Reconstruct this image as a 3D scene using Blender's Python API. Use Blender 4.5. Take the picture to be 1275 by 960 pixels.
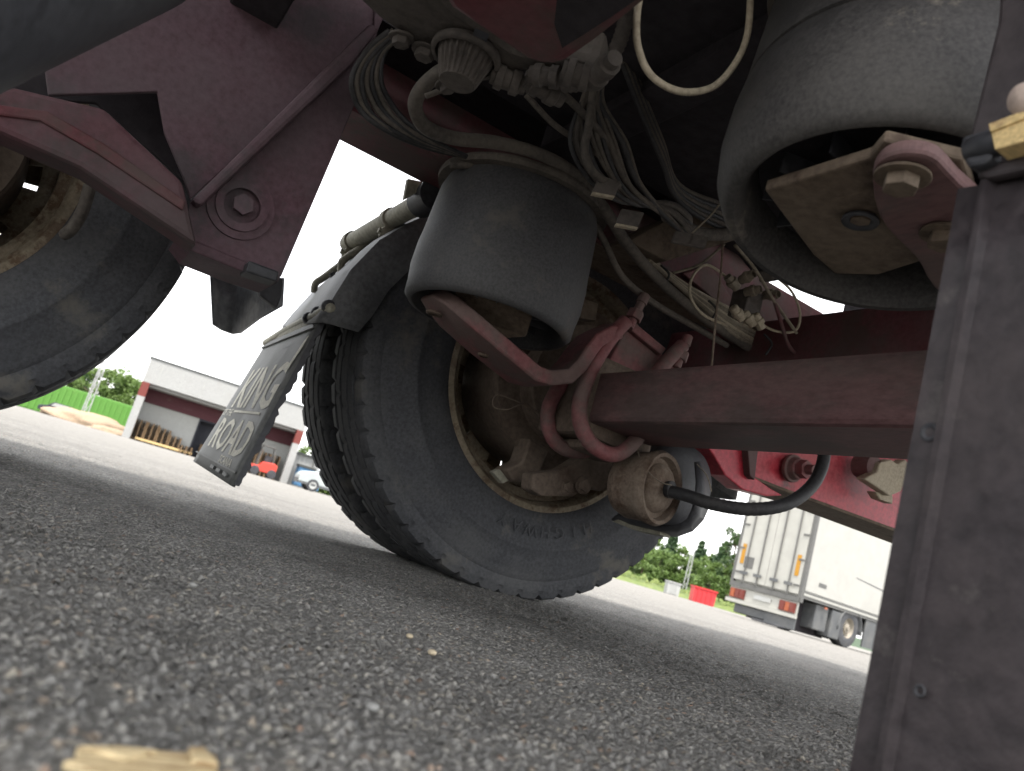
import bpy, bmesh, math, random
import numpy as np
from mathutils import Vector, Matrix, noise as mnoise
random.seed(7); rng = np.random.default_rng(7)
S = bpy.context.scene
for o in list(bpy.data.objects): bpy.data.objects.remove(o)
R = math.radians
V = Vector
# ------------------------------------------------------------------ camera
# world: X along the truck, Y along its axles (away from the camera), Z up
FPX, CX, CY, CH = 1000.0, 637.5, 480.0, 0.105
p0 = V((0-CX, 497.5-CY, FPX)); p1 = V((1275-CX, 497.5+.289*1275-CY, FPX))
upc = p0.cross(p1).normalized()
if upc.y > 0: upc = -upc
Yd = V((60-CX, 497.5+.289*60-CY, FPX)).normalized()
Xd = Yd.cross(upc).normalized()
if Xd.x < 0: Xd = -Xd
CAMPOS = V((0, 0, CH))
def ray(x, y):
    c = V((x-CX, y-CY, FPX)); return V((Xd.dot(c), Yd.dot(c), upc.dot(c)))
def at(x, y, X=None, Y=None, Z=None, D=None):
    """photograph direction (x, y) -> point at a given distance"""
    r = ray(x, y)
    if X is not None: t = X/r.x
    elif Y is not None: t = Y/r.y
    elif Z is not None: t = (Z-CH)/r.z
    else: t = D/math.hypot(r.x, r.y)
    return CAMPOS + r*t
cam = bpy.data.cameras.new('camera'); camo = bpy.data.objects.new('camera', cam); S.collection.objects.link(camo)
# camera axes: columns right, up(-y), back(-z)
rightw = V((Xd.x, Yd.x, upc.x)); upw = -V((Xd.y, Yd.y, upc.y)); back = -V((Xd.z, Yd.z, upc.z))
camo.matrix_world = Matrix(((rightw.x, upw.x, back.x, 0), (rightw.y, upw.y, back.y, 0), (rightw.z, upw.z, back.z, CH), (0, 0, 0, 1)))
cam.sensor_width = 36; cam.lens = 36*FPX/1275; cam.clip_start = .01; cam.clip_end = 3000
cam.dof.use_dof = True; cam.dof.focus_distance = 1.25; cam.dof.aperture_fstop = 8.5
S.camera = camo
# ------------------------------------------------------------------ light
W = bpy.data.worlds.new('World'); S.world = W; W.use_nodes = True
nt = W.node_tree; nt.nodes.clear()
SUN_EL, SUN_AZ = 68, 205      # azimuth clockwise from +Y
out = nt.nodes.new('ShaderNodeOutputWorld'); bg = nt.nodes.new('ShaderNodeBackground')
sky = nt.nodes.new('ShaderNodeTexSky'); sky.sky_type = 'NISHITA'; sky.sun_disc = False
sky.sun_elevation = R(SUN_EL); sky.sun_rotation = R(SUN_AZ); sky.dust_density = 3; sky.air_density = 1.0
tc = nt.nodes.new('ShaderNodeTexCoord'); mp = nt.nodes.new('ShaderNodeMapping'); mp.inputs['Scale'].default_value = (1, 1, 3.2)
nz = nt.nodes.new('ShaderNodeTexNoise'); nz.inputs['Scale'].default_value = 3.1; nz.inputs['Detail'].default_value = 7
rp = nt.nodes.new('ShaderNodeValToRGB'); rp.color_ramp.elements[0].position = .32; rp.color_ramp.elements[0].color = (.62, .62, .62, 1)
rp.color_ramp.elements[1].position = .62; rp.color_ramp.elements[1].color = (1, 1, 1, 1)
mx = nt.nodes.new('ShaderNodeMix'); mx.data_type = 'RGBA'; mx.inputs['B'].default_value = (6.55, 6.5, 6.4, 1)
L = nt.links.new
L(tc.outputs['Generated'], mp.inputs['Vector']); L(mp.outputs['Vector'], nz.inputs['Vector']); L(nz.outputs['Fac'], rp.inputs['Fac'])
L(rp.outputs['Color'], mx.inputs['Factor']); L(sky.outputs['Color'], mx.inputs['A']); L(mx.outputs['Result'], bg.inputs['Color'])
bg.inputs['Strength'].default_value = .1; L(bg.outputs['Background'], out.inputs['Surface'])
sun = bpy.data.lights.new('sun', 'SUN'); sun.energy = 1.5; sun.angle = R(10); sun.color = (1, .95, .88)
suno = bpy.data.objects.new('sun', sun); S.collection.objects.link(suno)
sd = V((math.sin(R(SUN_AZ))*math.cos(R(SUN_EL)), math.cos(R(SUN_AZ))*math.cos(R(SUN_EL)), math.sin(R(SUN_EL))))
suno.rotation_euler = sd.to_track_quat('Z', 'Y').to_euler()
S.view_settings.view_transform = 'Standard'; S.view_settings.look = 'None'; S.view_settings.exposure = 2.25; S.view_settings.gamma = 1
S.cycles.max_bounces = 8; S.cycles.diffuse_bounces = 5
# ------------------------------------------------------------------ materials
MATS = {}
def mat(name, col, rough=.7, dust=0., dustcol=(.23, .20, .17), scale=6, bump=.25, bscale=60, metal=0., spec=.4, var=.25, col2=None, c2amt=0., c2scale=3, streak=None):
    if name in MATS: return MATS[name]
    m = bpy.data.materials.new(name); m.use_nodes = True; t = m.node_tree; b = t.nodes['Principled BSDF']; Lk = t.links.new
    def N(k, **kw):
        n = t.nodes.new(k)
        for a, v in kw.items(): setattr(n, a, v)
        return n
    tc = N('ShaderNodeTexCoord'); src = tc.outputs['Object']
    if streak:
        mp = N('ShaderNodeMapping'); mp.inputs['Scale'].default_value = streak; Lk(src, mp.inputs['Vector']); src = mp.outputs['Vector']
    n1 = N('ShaderNodeTexNoise'); n1.inputs['Scale'].default_value = scale; n1.inputs['Detail'].default_value = 8; n1.inputs['Roughness'].default_value = .62; Lk(src, n1.inputs['Vector'])
    n2 = N('ShaderNodeTexNoise'); n2.inputs['Scale'].default_value = bscale; n2.inputs['Detail'].default_value = 6; n2.inputs['Roughness'].default_value = .6; Lk(src, n2.inputs['Vector'])
    def mix(fac, A, B, blend='MIX'):
        x = N('ShaderNodeMix', data_type='RGBA', blend_type=blend)
        for s, v in (('Factor', fac), ('A', A), ('B', B)):
            if hasattr(v, 'is_output'): Lk(v, x.inputs[s])
            else: x.inputs[s].default_value = v if not isinstance(v, tuple) else (*v, 1)
        return x.outputs['Result']
    def ramp(sock, a, b_, lo=0., hi=1.):
        r = N('ShaderNodeMapRange'); r.inputs['From Min'].default_value = a; r.inputs['From Max'].default_value = b_
        r.inputs['To Min'].default_value = lo; r.inputs['To Max'].default_value = hi; Lk(sock, r.inputs['Value']); return r.outputs['Result']
    c = mix(ramp(n2.outputs['Fac'], .35, .68), tuple(x*(1-var) for x in col), tuple(min(1, x*(1+var)) for x in col))
    if col2:
        n3 = N('ShaderNodeTexNoise'); n3.inputs['Scale'].default_value = c2scale; n3.inputs['Detail'].default_value = 9; n3.inputs['Roughness'].default_value = .7; Lk(src, n3.inputs['Vector'])
        c = mix(ramp(n3.outputs['Fac'], .62-.34*c2amt, .70-.30*c2amt), c, col2)
    if dust > 0:
        ad = N('ShaderNodeMath', operation='MULTIPLY'); Lk(n1.outputs['Fac'], ad.inputs[0]); ad2 = N('ShaderNodeMath', operation='ADD'); Lk(ad.outputs[0], ad2.inputs[0])
        ad.inputs[1].default_value = .75; x = N('ShaderNodeMath', operation='MULTIPLY'); Lk(n2.outputs['Fac'], x.inputs[0]); x.inputs[1].default_value = .25; Lk(x.outputs[0], ad2.inputs[1])
        f = ramp(ad2.outputs[0], .60-.35*dust, .78-.2*dust, 0., min(1, .35+dust*.6))
        c = mix(f, c, dustcol)
        rg = ramp(f, 0, 1, rough, .95)
        Lk(rg, b.inputs['Roughness'])
    else:
        Lk(ramp(n1.outputs['Fac'], .3, .7, max(0, rough-.1), min(1, rough+.1)), b.inputs['Roughness'])
    Lk(c, b.inputs['Base Color']); b.inputs['Metallic'].default_value = metal; b.inputs['Specular IOR Level'].default_value = spec
    if bump:
        bp = N('ShaderNodeBump'); bp.inputs['Strength'].default_value = bump; bp.inputs['Distance'].default_value = .01*60/bscale*.4; Lk(n2.outputs['Fac'], bp.inputs['Height']); Lk(bp.outputs['Normal'], b.inputs['Normal'])
    MATS[name] = m; return m
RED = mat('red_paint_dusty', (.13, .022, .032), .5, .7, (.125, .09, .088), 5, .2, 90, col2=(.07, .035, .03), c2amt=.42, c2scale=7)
REDLIT = mat('red_paint_daylit', (.42, .025, .045), .38, .32, (.34, .20, .19), 4, .15, 90, col2=(.05, .03, .03), c2amt=.12, c2scale=7)  # lit copy of the red paint: daylight brightness put into the colour
REDARM = mat('red_arm_paint', (.19, .045, .052), .55, .7, (.20, .14, .13), 7, .3, 110, col2=(.06, .035, .03), c2amt=.42, c2scale=7)
MAROON = mat('axle_paint', (.115, .045, .050), .55, .75, (.19, .14, .13), 4, .22, 140, col2=(.05, .03, .03), c2amt=.42, c2scale=7, streak=(1, .35, 1))
PLUM = mat('hanger_paint', (.105, .05, .066), .6, .65, (.135, .11, .12), 4, .3, 90, col2=(.055, .04, .045), c2amt=.35, c2scale=5)
BROWN = mat('caked_mud', (.12, .09, .066), .95, .5, (.18, .145, .11), 9, .6, 80, col2=(.06, .04, .03), c2amt=.3, c2scale=14)
DRUM = mat('rusty_drum', (.12, .09, .07), .85, .5, (.18, .145, .115), 8, .5, 90, col2=(.05, .03, .02), c2amt=.3)
RUSTY = mat('rust', (.14, .10, .075), .9, .6, (.27, .225, .18), 14, .7, 160, col2=(.07, .04, .025), c2amt=.45, c2scale=22)
TAN = mat('rim_paint', (.20, .165, .115), .75, .4, (.25, .215, .17), 12, .4, 120, col2=(.09, .055, .03), c2amt=.4, c2scale=25)
TYRE = mat('tyre_rubber', (.050, .052, .058), .72, .45, (.11, .11, .11), 7, .12, 150, col2=(.10, .095, .085), c2amt=.14, c2scale=6)
TREAD = TYRE
BAG = mat('bellows_rubber', (.042, .040, .040), .6, .5, (.105, .098, .09), 5, .22, 220, spec=.3, col2=(.14, .125, .105), c2amt=.0, c2scale=9)
BAGF = mat('bellows_rubber_clean', (.050, .050, .054), .6, .55, (.11, .107, .102), 4, .2, 220, col2=(.095, .085, .075), c2amt=.18, c2scale=8)
BLACK = mat('black_plastic', (.035, .036, .042), .5, .4, (.10, .10, .105), 6, .1, 90)
PANEL = mat('dirty_black_panel', (.030, .024, .027), .5, .5, (.075, .062, .062), 7, .35, 70, col2=(.07, .062, .06), c2amt=.06, c2scale=16)
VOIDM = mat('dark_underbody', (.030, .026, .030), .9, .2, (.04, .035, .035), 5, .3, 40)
GREYF = mat('fender_plastic', (0.101, 0.103, 0.109), .55, .5, (0.202, 0.206, 0.193), 4, .12, 90)
GUARD = mat('guard_plastic_skylit', (.30, .31, .33), .32, .2, (.36, .37, .37), 5, .05, 60, spec=.6)  # lighter copy of the fender plastic, sky reflection put into the colour
STEELG = mat('galvanised_dusty', (.30, .29, .23), .7, .5, (.40, .38, .31), 9, .2, 90)
CAST = mat('cast_housing', (.075, .066, .06), .85, .6, (.145, .125, .11), 10, .6, 90)
HOSE = mat('dusty_hose', (.075, .066, .058), .8, .6, (.17, .145, .12), 9, .3, 120)
HOSEB = mat('beige_hose', (.36, .31, .23), .7, .5, (.42, .36, .27), 9, .3, 140)
HOSEK = mat('black_hose', (.03, .03, .032), .6, .35, (.10, .09, .085), 9, .3, 120)
WIRE = mat('beige_cable', (.20, .17, .13), .8, .5, (.28, .24, .18), 14, .2, 120)
FLAP = mat('mudflap_rubber', (.085, .088, .086), .6, .5, (.17, .175, .165), 4, .1, 90)
PRINT = mat('pale_print', (.60, .58, .50), .8, .25, (.35, .34, .28), 16, .1, 120, col2=(.22, .21, .18), c2amt=.1, c2scale=18)
WOOD = mat('raw_wood', (.62, .46, .22), .8, .2, (.5, .4, .25), 18, .4, 60, streak=(1, 6, 6), col2=(.35, .22, .1), c2amt=.3, c2scale=9)
CHIP = mat('yellow_splinter', (.52, .42, .25), .7, .0, scale=20, bump=.5, bscale=90, streak=(1, 7, 7), col2=(.26, .18, .09), c2amt=.4, c2scale=30)
LARM = mat('left_arm_paint', (.115, .036, .048), .55, .65, (.13, .095, .10), 5, .3, 90, col2=(.06, .04, .04), c2amt=.4, c2scale=6)
KNOB = mat('pale_cap', (.45, .36, .31), .7, .3, (.4, .35, .3))
# ------------------------------------------------------------------ helpers
COL = S.collection; ROOTLOC = {}
def root(name, label, cat, loc=(0, 0, 0), group=None):
    o = bpy.data.objects.new(name, None); COL.objects.link(o); o.location = loc; o.empty_display_size = .2
    o['label'] = label; o['category'] = cat
    if group: o['group'] = group
    ROOTLOC[o.name] = V(loc); return o
def new(name, vs, fs, m, parent=None, smooth=False, bevel=0, solid=0, kind=None, label=None, cat=None, group=None, sub=0, auto=None):
    off = V((0, 0, 0))
    if parent is not None:
        q = parent
        while q.parent is not None: q = q.parent
        off = ROOTLOC.get(q.name, V((0, 0, 0)))
    me = bpy.data.meshes.new(name)
    me.from_pydata([tuple(V(v)-off) for v in vs], [], fs); me.materials.append(m)
    bm = bmesh.new(); bm.from_mesh(me); bmesh.ops.recalc_face_normals(bm, faces=bm.faces); bm.to_mesh(me); bm.free()
    if smooth:
        me.polygons.foreach_set('use_smooth', [True]*len(me.polygons))
        if auto:
            try: me.set_sharp_from_angle(angle=R(auto))
            except Exception: pass
    o = bpy.data.objects.new(name, me); COL.objects.link(o)
    if parent is not None: o.parent = parent
    if solid:
        md = o.modifiers.new('solid', 'SOLIDIFY'); md.thickness = solid; md.offset = 0
    if bevel:
        md = o.modifiers.new('bevel', 'BEVEL'); md.width = bevel; md.segments = 2; md.limit_method = 'ANGLE'; md.angle_limit = R(35)
    if sub:
        md = o.modifiers.new('sub', 'SUBSURF'); md.levels = md.render_levels = sub
    if kind: o['kind'] = kind
    if label: o['label'] = label
    if cat: o['category'] = cat
    if group: o['group'] = group
    return o
class G:      # collects shapes into one mesh
    def __init__(s): s.v = []; s.f = []
    def add(s, vs, fs):
        n = len(s.v); s.v += [V(v) for v in vs]; s.f += [tuple(i+n for i in f) for f in fs]; return s
    def box(s, lo, hi, M=None):
        (a, b, c), (d, e, f) = lo, hi
        vs = [V((x, y, z)) for x in (a, d) for y in (b, e) for z in (c, f)]
        if M: vs = [M(v) for v in vs]
        return s.add(vs, [(0, 1, 3, 2), (4, 6, 7, 5), (0, 4, 5, 1), (2, 3, 7, 6), (0, 2, 6, 4), (1, 5, 7, 3)])
    def slab(s, poly, t):
        n = len(poly); t = V(t); vs = [V(p) for p in poly]+[V(p)+t for p in poly]
        return s.add(vs, [tuple(range(n)), tuple(range(2*n-1, n-1, -1))]+[(i, (i+1) % n, n+(i+1) % n, n+i) for i in range(n)])
    def tube(s, pts, r, n=8, res=5, corr=0., cap=True, smooth=True):
        P = [V(p) for p in pts]
        if smooth and len(P) > 2:
            Q = []
            for i in range(len(P)-1):
                a = P[max(0, i-1)]; b = P[i]; c = P[i+1]; d = P[min(len(P)-1, i+2)]
                for k in range(res):
                    t = k/res
                    Q.append(.5*((2*b)+(c-a)*t+(2*a-5*b+4*c-d)*t*t+(3*b-a-3*c+d)*t**3))
            Q.append(P[-1]); P = Q
        m = len(P); T = [(P[min(m-1, i+1)]-P[max(0, i-1)]).normalized() for i in range(m)]
        u = T[0].orthogonal().normalized(); vs = []; fs = []
        for i in range(m):
            u = (u-T[i]*u.dot(T[i])).normalized(); w = T[i].cross(u)
            rr = r if not hasattr(r, '__len__') else r[0]+(r[1]-r[0])*i/(m-1)
            if corr: rr *= 1+corr*(1 if i % 2 else -1)
            for k in range(n):
                a = 2*math.pi*k/n; vs.append(P[i]+(u*math.cos(a)+w*math.sin(a))*rr)
        for i in range(m-1):
            for k in range(n): fs.append((i*n+k, i*n+(k+1) % n, (i+1)*n+(k+1) % n, (i+1)*n+k))
        if cap: fs += [tuple(range(n-1, -1, -1)), tuple((m-1)*n+k for k in range(n))]
        return s.add(vs, fs)
    def lathe(s, prof, o, axis, n=48, closed=False, fr=None):
        o = V(o); ax = V(axis).normalized(); u = ax.orthogonal().normalized(); w = ax.cross(u); vs = []; fs = []; m = len(prof)
        for k in range(n):
            a = 2*math.pi*k/n; d = u*math.cos(a)+w*math.sin(a)
            for j, (r, t) in enumerate(prof):
                rr = r if fr is None else fr(k, j, r)
                vs.append(o+ax*t+d*rr)
        for k in range(n):
            k2 = (k+1) % n
            for j in range(m-1 if not closed else m): fs.append((k*m+j, k*m+(j+1) % m, k2*m+(j+1) % m, k2*m+j))
        return s.add(vs, fs)
    def bolt(s, c, axis, r, h):
        ax = V(axis).normalized()
        s.lathe([(0.0001, 0), (r*1.7, 0), (r*1.7, h*.25), (r*1.05, h*.26)], c, ax, 24)
        s.lathe([(r*1.15, h*.25), (r*1.15, h), (0.0001, h)], c, ax, 6)
        return s
    def out(s, name, m, parent=None, **k): return new(name, s.v, s.f, m, parent, **k)
def smoothpoly(P, res=4):
    out_ = []; n = len(P)
    for i in range(n):
        a, b, c, d = (V((*P[(i+j) % n], 0)) for j in (-1, 0, 1, 2))
        for k in range(res):
            t = k/res; q = .5*((2*b)+(c-a)*t+(2*a-5*b+4*c-d)*t*t+(3*b-a-3*c+d)*t**3); out_.append((q.x, q.y))
    return out_
def px(pts, **k): return [at(*p, **k) for p in pts]
def pxy(pts): return [at(p[0], p[1], Y=p[2]) for p in pts]

# ================================================================== ground
def ground():
    m = bpy.data.materials.new('asphalt'); m.use_nodes = True; t = m.node_tree; b = t.nodes['Principled BSDF']; Lk = t.links.new
    def N(k, **kw):
        n = t.nodes.new(k)
        for a, v in kw.items(): setattr(n, a, v)
        return n
    tc = N('ShaderNodeTexCoord'); O = tc.outputs['Object']
    ns = N('ShaderNodeTexNoise'); ns.inputs['Scale'].default_value = 60; ns.inputs['Detail'].default_value = 2; Lk(O, ns.inputs['Vector'])
    va = N('ShaderNodeVectorMath', operation='MULTIPLY_ADD'); Lk(ns.outputs['Color'], va.inputs[0]); va.inputs[1].default_value = (.008, .008, .008); Lk(O, va.inputs[2])
    def vor(sc, src):
        v = N('ShaderNodeTexVoronoi'); v.inputs['Scale'].default_value = sc; Lk(src, v.inputs['Vector']); return v
    v1 = vor(175, va.outputs[0]); v2 = vor(380, va.outputs[0])
    def mr(s_, a, b_, c, d):
        r = N('ShaderNodeMapRange'); r.inputs['From Min'].default_value = a; r.inputs['From Max'].default_value = b_; r.inputs['To Min'].default_value = c; r.inputs['To Max'].default_value = d; Lk(s_, r.inputs['Value']); return r.outputs['Result']
    sep = N('ShaderNodeSeparateColor'); Lk(v1.outputs['Color'], sep.inputs[0])
    sep2 = N('ShaderNodeSeparateColor'); Lk(v2.outputs['Color'], sep2.inputs[0])
    r1 = N('ShaderNodeValToRGB'); cr = r1.color_ramp
    for i, (p, c) in enumerate([(0, (.12, .12, .118)), (.3, (.19, .187, .18)), (.6, (.245, .24, .228)), (.88, (.29, .28, .255)), (.95, (.32, .295, .245)), (1, (.24, .165, .125))]):
        e = cr.elements[i] if i < 2 else cr.elements.new(p); e.position = p; e.color = (*c, 1)
    Lk(sep.outputs[0], r1.inputs[0])
    big = N('ShaderNodeTexNoise'); big.inputs['Scale'].default_value = 1.3; big.inputs['Detail'].default_value = 6; Lk(O, big.inputs['Vector'])
    mid = N('ShaderNodeTexNoise'); mid.inputs['Scale'].default_value = 14; mid.inputs['Detail'].default_value = 5; Lk(O, mid.inputs['Vector'])
    st_ = N('ShaderNodeTexNoise'); st_.inputs['Scale'].default_value = 2.6; st_.inputs['Detail'].default_value = 5; st_.inputs['Distortion'].default_value = 1.2; Lk(O, st_.inputs['Vector'])
    # fines between the stones
    mxa = N('ShaderNodeMix', data_type='RGBA'); Lk(mr(v1.outputs['Distance'], .30, .62, 0, 1), mxa.inputs['Factor']); Lk(r1.outputs[0], mxa.inputs['A']); mxa.inputs['B'].default_value = (.12, .117, .110, 1)
    mul = N('ShaderNodeMix', data_type='RGBA', blend_type='MULTIPLY'); mul.inputs['Factor'].default_value = 1; Lk(mxa.outputs['Result'], mul.inputs['A'])
    mm = N('ShaderNodeMath', operation='MULTIPLY'); Lk(mr(big.outputs['Fac'], .3, .7, .8, 1.22), mm.inputs[0]); Lk(mr(mid.outputs['Fac'], .3, .7, .85, 1.15), mm.inputs[1])
    mm3 = N('ShaderNodeMath', operation='MULTIPLY'); Lk(mm.outputs[0], mm3.inputs[0]); Lk(mr(st_.outputs['Fac'], .58, .68, 1.0, .72), mm3.inputs[1])
    cc = N('ShaderNodeCombineColor'); [Lk(mm3.outputs[0], cc.inputs[i]) for i in range(3)]; Lk(cc.outputs[0], mul.inputs['B'])
    # separate colour for the daylit yard by distance: daylight put into the colour
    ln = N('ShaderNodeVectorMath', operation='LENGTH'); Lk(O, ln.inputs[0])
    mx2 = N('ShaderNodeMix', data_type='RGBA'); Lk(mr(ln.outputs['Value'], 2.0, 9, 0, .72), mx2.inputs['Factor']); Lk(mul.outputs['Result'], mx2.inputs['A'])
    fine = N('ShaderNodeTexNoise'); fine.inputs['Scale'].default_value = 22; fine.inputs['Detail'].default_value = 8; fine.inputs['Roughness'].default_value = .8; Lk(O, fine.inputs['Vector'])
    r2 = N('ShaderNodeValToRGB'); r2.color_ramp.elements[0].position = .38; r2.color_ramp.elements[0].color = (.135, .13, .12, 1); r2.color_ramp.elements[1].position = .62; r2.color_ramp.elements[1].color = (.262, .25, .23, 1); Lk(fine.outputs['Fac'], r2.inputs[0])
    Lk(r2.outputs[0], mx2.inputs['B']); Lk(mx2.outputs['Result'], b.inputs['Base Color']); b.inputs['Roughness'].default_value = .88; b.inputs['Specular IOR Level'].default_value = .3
    h1 = mr(v1.outputs['Distance'], 0, .62, 1, 0); h2 = mr(v2.outputs['Distance'], 0, .6, 1, 0)
    hs = N('ShaderNodeMath', operation='MULTIPLY'); Lk(h1, hs.inputs[0]); Lk(mr(sep.outputs[1], 0, 1, .25, 1.1), hs.inputs[1])
    ha = N('ShaderNodeMath', operation='MULTIPLY_ADD'); Lk(h2, ha.inputs[0]); ha.inputs[1].default_value = .28; Lk(hs.outputs[0], ha.inputs[2])
    hb = N('ShaderNodeMath', operation='MULTIPLY_ADD'); Lk(mid.outputs['Fac'], hb.inputs[0]); hb.inputs[1].default_value = 1.6; Lk(ha.outputs[0], hb.inputs[2])
    ds = N('ShaderNodeDisplacement'); ds.inputs['Scale'].default_value = .0062; ds.inputs['Midlevel'].default_value = 1.3; Lk(hb.outputs[0], ds.inputs['Height'])
    Lk(ds.outputs[0], t.nodes['Material Output'].inputs['Displacement']); m.displacement_method = 'BOTH'
    va0 = math.atan2(ray(637, 480).x, ray(637, 480).y)
    A = list(np.arange(va0-R(46), va0+R(46), .0030)); rest = np.linspace(va0+R(46), va0-R(46)+2*math.pi, 60)
    A = np.array(A+list(rest[:-1])); Rr = [.06*1.0085**i for i in range(620)]
    Rr = np.array(Rr+[Rr[-1]*1.13**k for k in range(1, 47)]+[2600.])
    n = len(A); rr, aa = np.meshgrid(Rr, A, indexing='ij')
    X = rr*np.sin(aa); Y = rr*np.cos(aa)
    vs = np.stack([X, Y, np.zeros_like(X)], -1).reshape(-1, 3)
    m_ = len(Rr); i = np.arange(m_-1)[:, None]; k = np.arange(n)[None, :]; k2 = (k+1) % n
    q = np.stack([i*n+k, i*n+k2, (i+1)*n+k2, (i+1)*n+k], -1).reshape(-1, 4)
    me = bpy.data.meshes.new('ground'); me.vertices.add(len(vs)+1); me.vertices.foreach_set('co', np.concatenate([vs.ravel(), [0, 0, 0]]))
    tri = np.stack([np.full(n, len(vs)), np.arange(n), (np.arange(n)+1) % n], -1)[:, ::-1]
    loops = np.concatenate([q[:, ::-1].ravel(), tri.ravel()]); nf = len(q)+n
    me.loops.add(len(loops)); me.loops.foreach_set('vertex_index', loops)
    st = np.concatenate([np.arange(len(q))*4, len(q)*4+np.arange(n)*3]); tot = np.concatenate([np.full(len(q), 4), np.full(n, 3)])
    me.polygons.add(nf); me.polygons.foreach_set('loop_start', st); me.polygons.foreach_set('loop_total', tot)
    me.update(calc_edges=True); me.validate(); me.polygons.foreach_set('use_smooth', [True]*nf)
    bm = bmesh.new(); bm.from_mesh(me); 
    if sum(f.normal.z for f in list(bm.faces)[:200]) < 0: bmesh.ops.reverse_faces(bm, faces=bm.faces)
    bm.to_mesh(me); bm.free()
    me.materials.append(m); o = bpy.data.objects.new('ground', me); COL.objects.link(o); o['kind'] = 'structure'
ground()

# ================================================================== the truck
T = root('truck_chassis', 'red truck chassis on black twin tyres seen from underneath, with air springs and axle', 'truck', (0.3, .88, 0))
def ax_wheel(xc, R0=.515, zc=.505):
    # a dual wheel with its tyres, rims, drum
    w = bpy.data.objects.new('wheel', None); COL.objects.link(w); w.parent = T; w.empty_display_size = .2
    c = V((xc, 0, zc))
    NS = 330
    for y0, side in ((1.640, 0), (1.903, 1)):
        W_ = .25; h = W_/2; ym = y0+h
        # outer profile from inner bead over the tread to the outer bead (t along +Y)
        tw = .107
        P = [(.292, -h+.035), (.30, -h+.022), (.325, -h+.012), (.36, -h+.004), (.385, -h), (.387, -h-.0015), (.393, -h-.0015), (.395, -h), (.42, -h+.003), (.445, -h+.009), (.455, -h+.0125), (.458, -h+.0125), (.468, -h+.0185), (.489, -tw-.003), (.497, -tw), (R0-.006, -tw+.004), (R0-.001, -tw+.012)]
        gro = [-.064, -.023, .023, .064]; g = .0038
        for q in gro:
            P += [(R0+.001-(q/tw)**2*.003, q-g-.002), (R0-.016, q-g+.001), (R0-.016, q+g-.001), (R0+.001-(q/tw)**2*.003, q+g+.002)]
        P += [(R0-.001, tw-.012), (R0-.006, tw-.004), (.497, tw), (.489, tw+.003), (.46, h-.015), (.39, h), (.33, h-.01), (.292, h-.035)]
        PT = [p[1] for p in P]
        u = V((1, 0, 0)); wv = V((0, 0, 1)); vs = []; fs = []; mlen = len(P)
        for k in range(NS):
            a = 2*math.pi*k/NS; d = u*math.cos(a)+wv*math.sin(a)
            for j, (r, t) in enumerate(P):
                slot = (k % 6) == 0
                if 13 <= j <= 16 or j in (mlen-8, mlen-7, mlen-6): 
                    if slot: r -= .009 if 14 <= j < 20 or j > 20 else .0
                if 17 <= j <= mlen-9:          # zig-zag grooves, slight sipes
                    t = t+.0018*(1 if (k//6+j//4) % 2 else -1)
                    if (k+3*(j//4)) % 12 == 0 and (j-17) % 4 in (0, 3): r -= .0035
                vs.append(c+V((0, ym, 0))+V((0, t, 0))+d*r)
        for k in range(NS):
            k2 = (k+1) % NS
            for j in range(mlen-1): fs.append((k*mlen+j, k*mlen+j+1, k2*mlen+j+1, k2*mlen+j))
        ty = new('tyre', vs, fs, TYRE, w, smooth=True, auto=38)
        # rim barrel
        g_ = G(); s = 1 if side else -1
        g_.lathe([(.290, -h+.018), (.303, -h+.020), (.306, -h+.025), (.304, -h+.032), (.291, -h+.034), (.286, -h+.05), (.268, -h+.062), (.262, -.02), (.262, .02), (.268, h-.06), (.286, h-.05), (.291, h-.034), (.304, h-.032), (.306, h-.025), (.303, h-.02), (.290, h-.018), (.281, h-.04), (.278, h-.055), (.256, h-.064), (.252, .02), (.252, -.02), (.256, -h+.07), (.277, -h+.055), (.280, -h+.03)], c+V((0, ym, 0)), (0, 1, 0), 96, closed=True)
        g_.out('rim', TAN, w, smooth=True, auto=35)
        # wheel disc with hand holes
        yd = y0+(.18 if side == 0 else .05); vs = []; fs = []; n = 80; ringr = [.08, .15, .175, .225, .255]
        for k in range(n):
            a = 2*math.pi*k/n
            for j, r in enumerate(ringr): vs.append(c+V((math.cos(a)*r, yd+[.03, .03, .0, -.02, -.03][j]*(1 if side == 0 else -1), math.sin(a)*r)))
        for k in range(n):
            for j in range(4):
                if j == 2 and k % 8 in (0, 1, 2): continue
                k2 = (k+1) % n; fs.append((k*5+j, k*5+j+1, k2*5+j+1, k2*5+j))
        new('wheel_disc', vs, fs, TAN, w, smooth=True, solid=.008)
    # brake drum, dust shield
    g_ = G(); g_.lathe([(.06, 1.60), (.185, 1.60), (.205, 1.603), (.207, 1.63), (.200, 1.64), (.200, 1.80), (.17, 1.86), (.05, 1.87)], c, (0, 1, 0), 72)
    g_.out('brake_drum', DRUM, w, smooth=True, auto=30)
    g_ = G()
    g_.lathe([(.07, 1.36), (.075, 1.50), (.12, 1.535), (.15, 1.54), (.15, 1.60), (.06, 1.601)], c, (0, 1, 0), 40)
    g_.out('brake_anchor', DRUM, w, smooth=True, auto=30)
    return w
w1 = ax_wheel(1.02)
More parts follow.
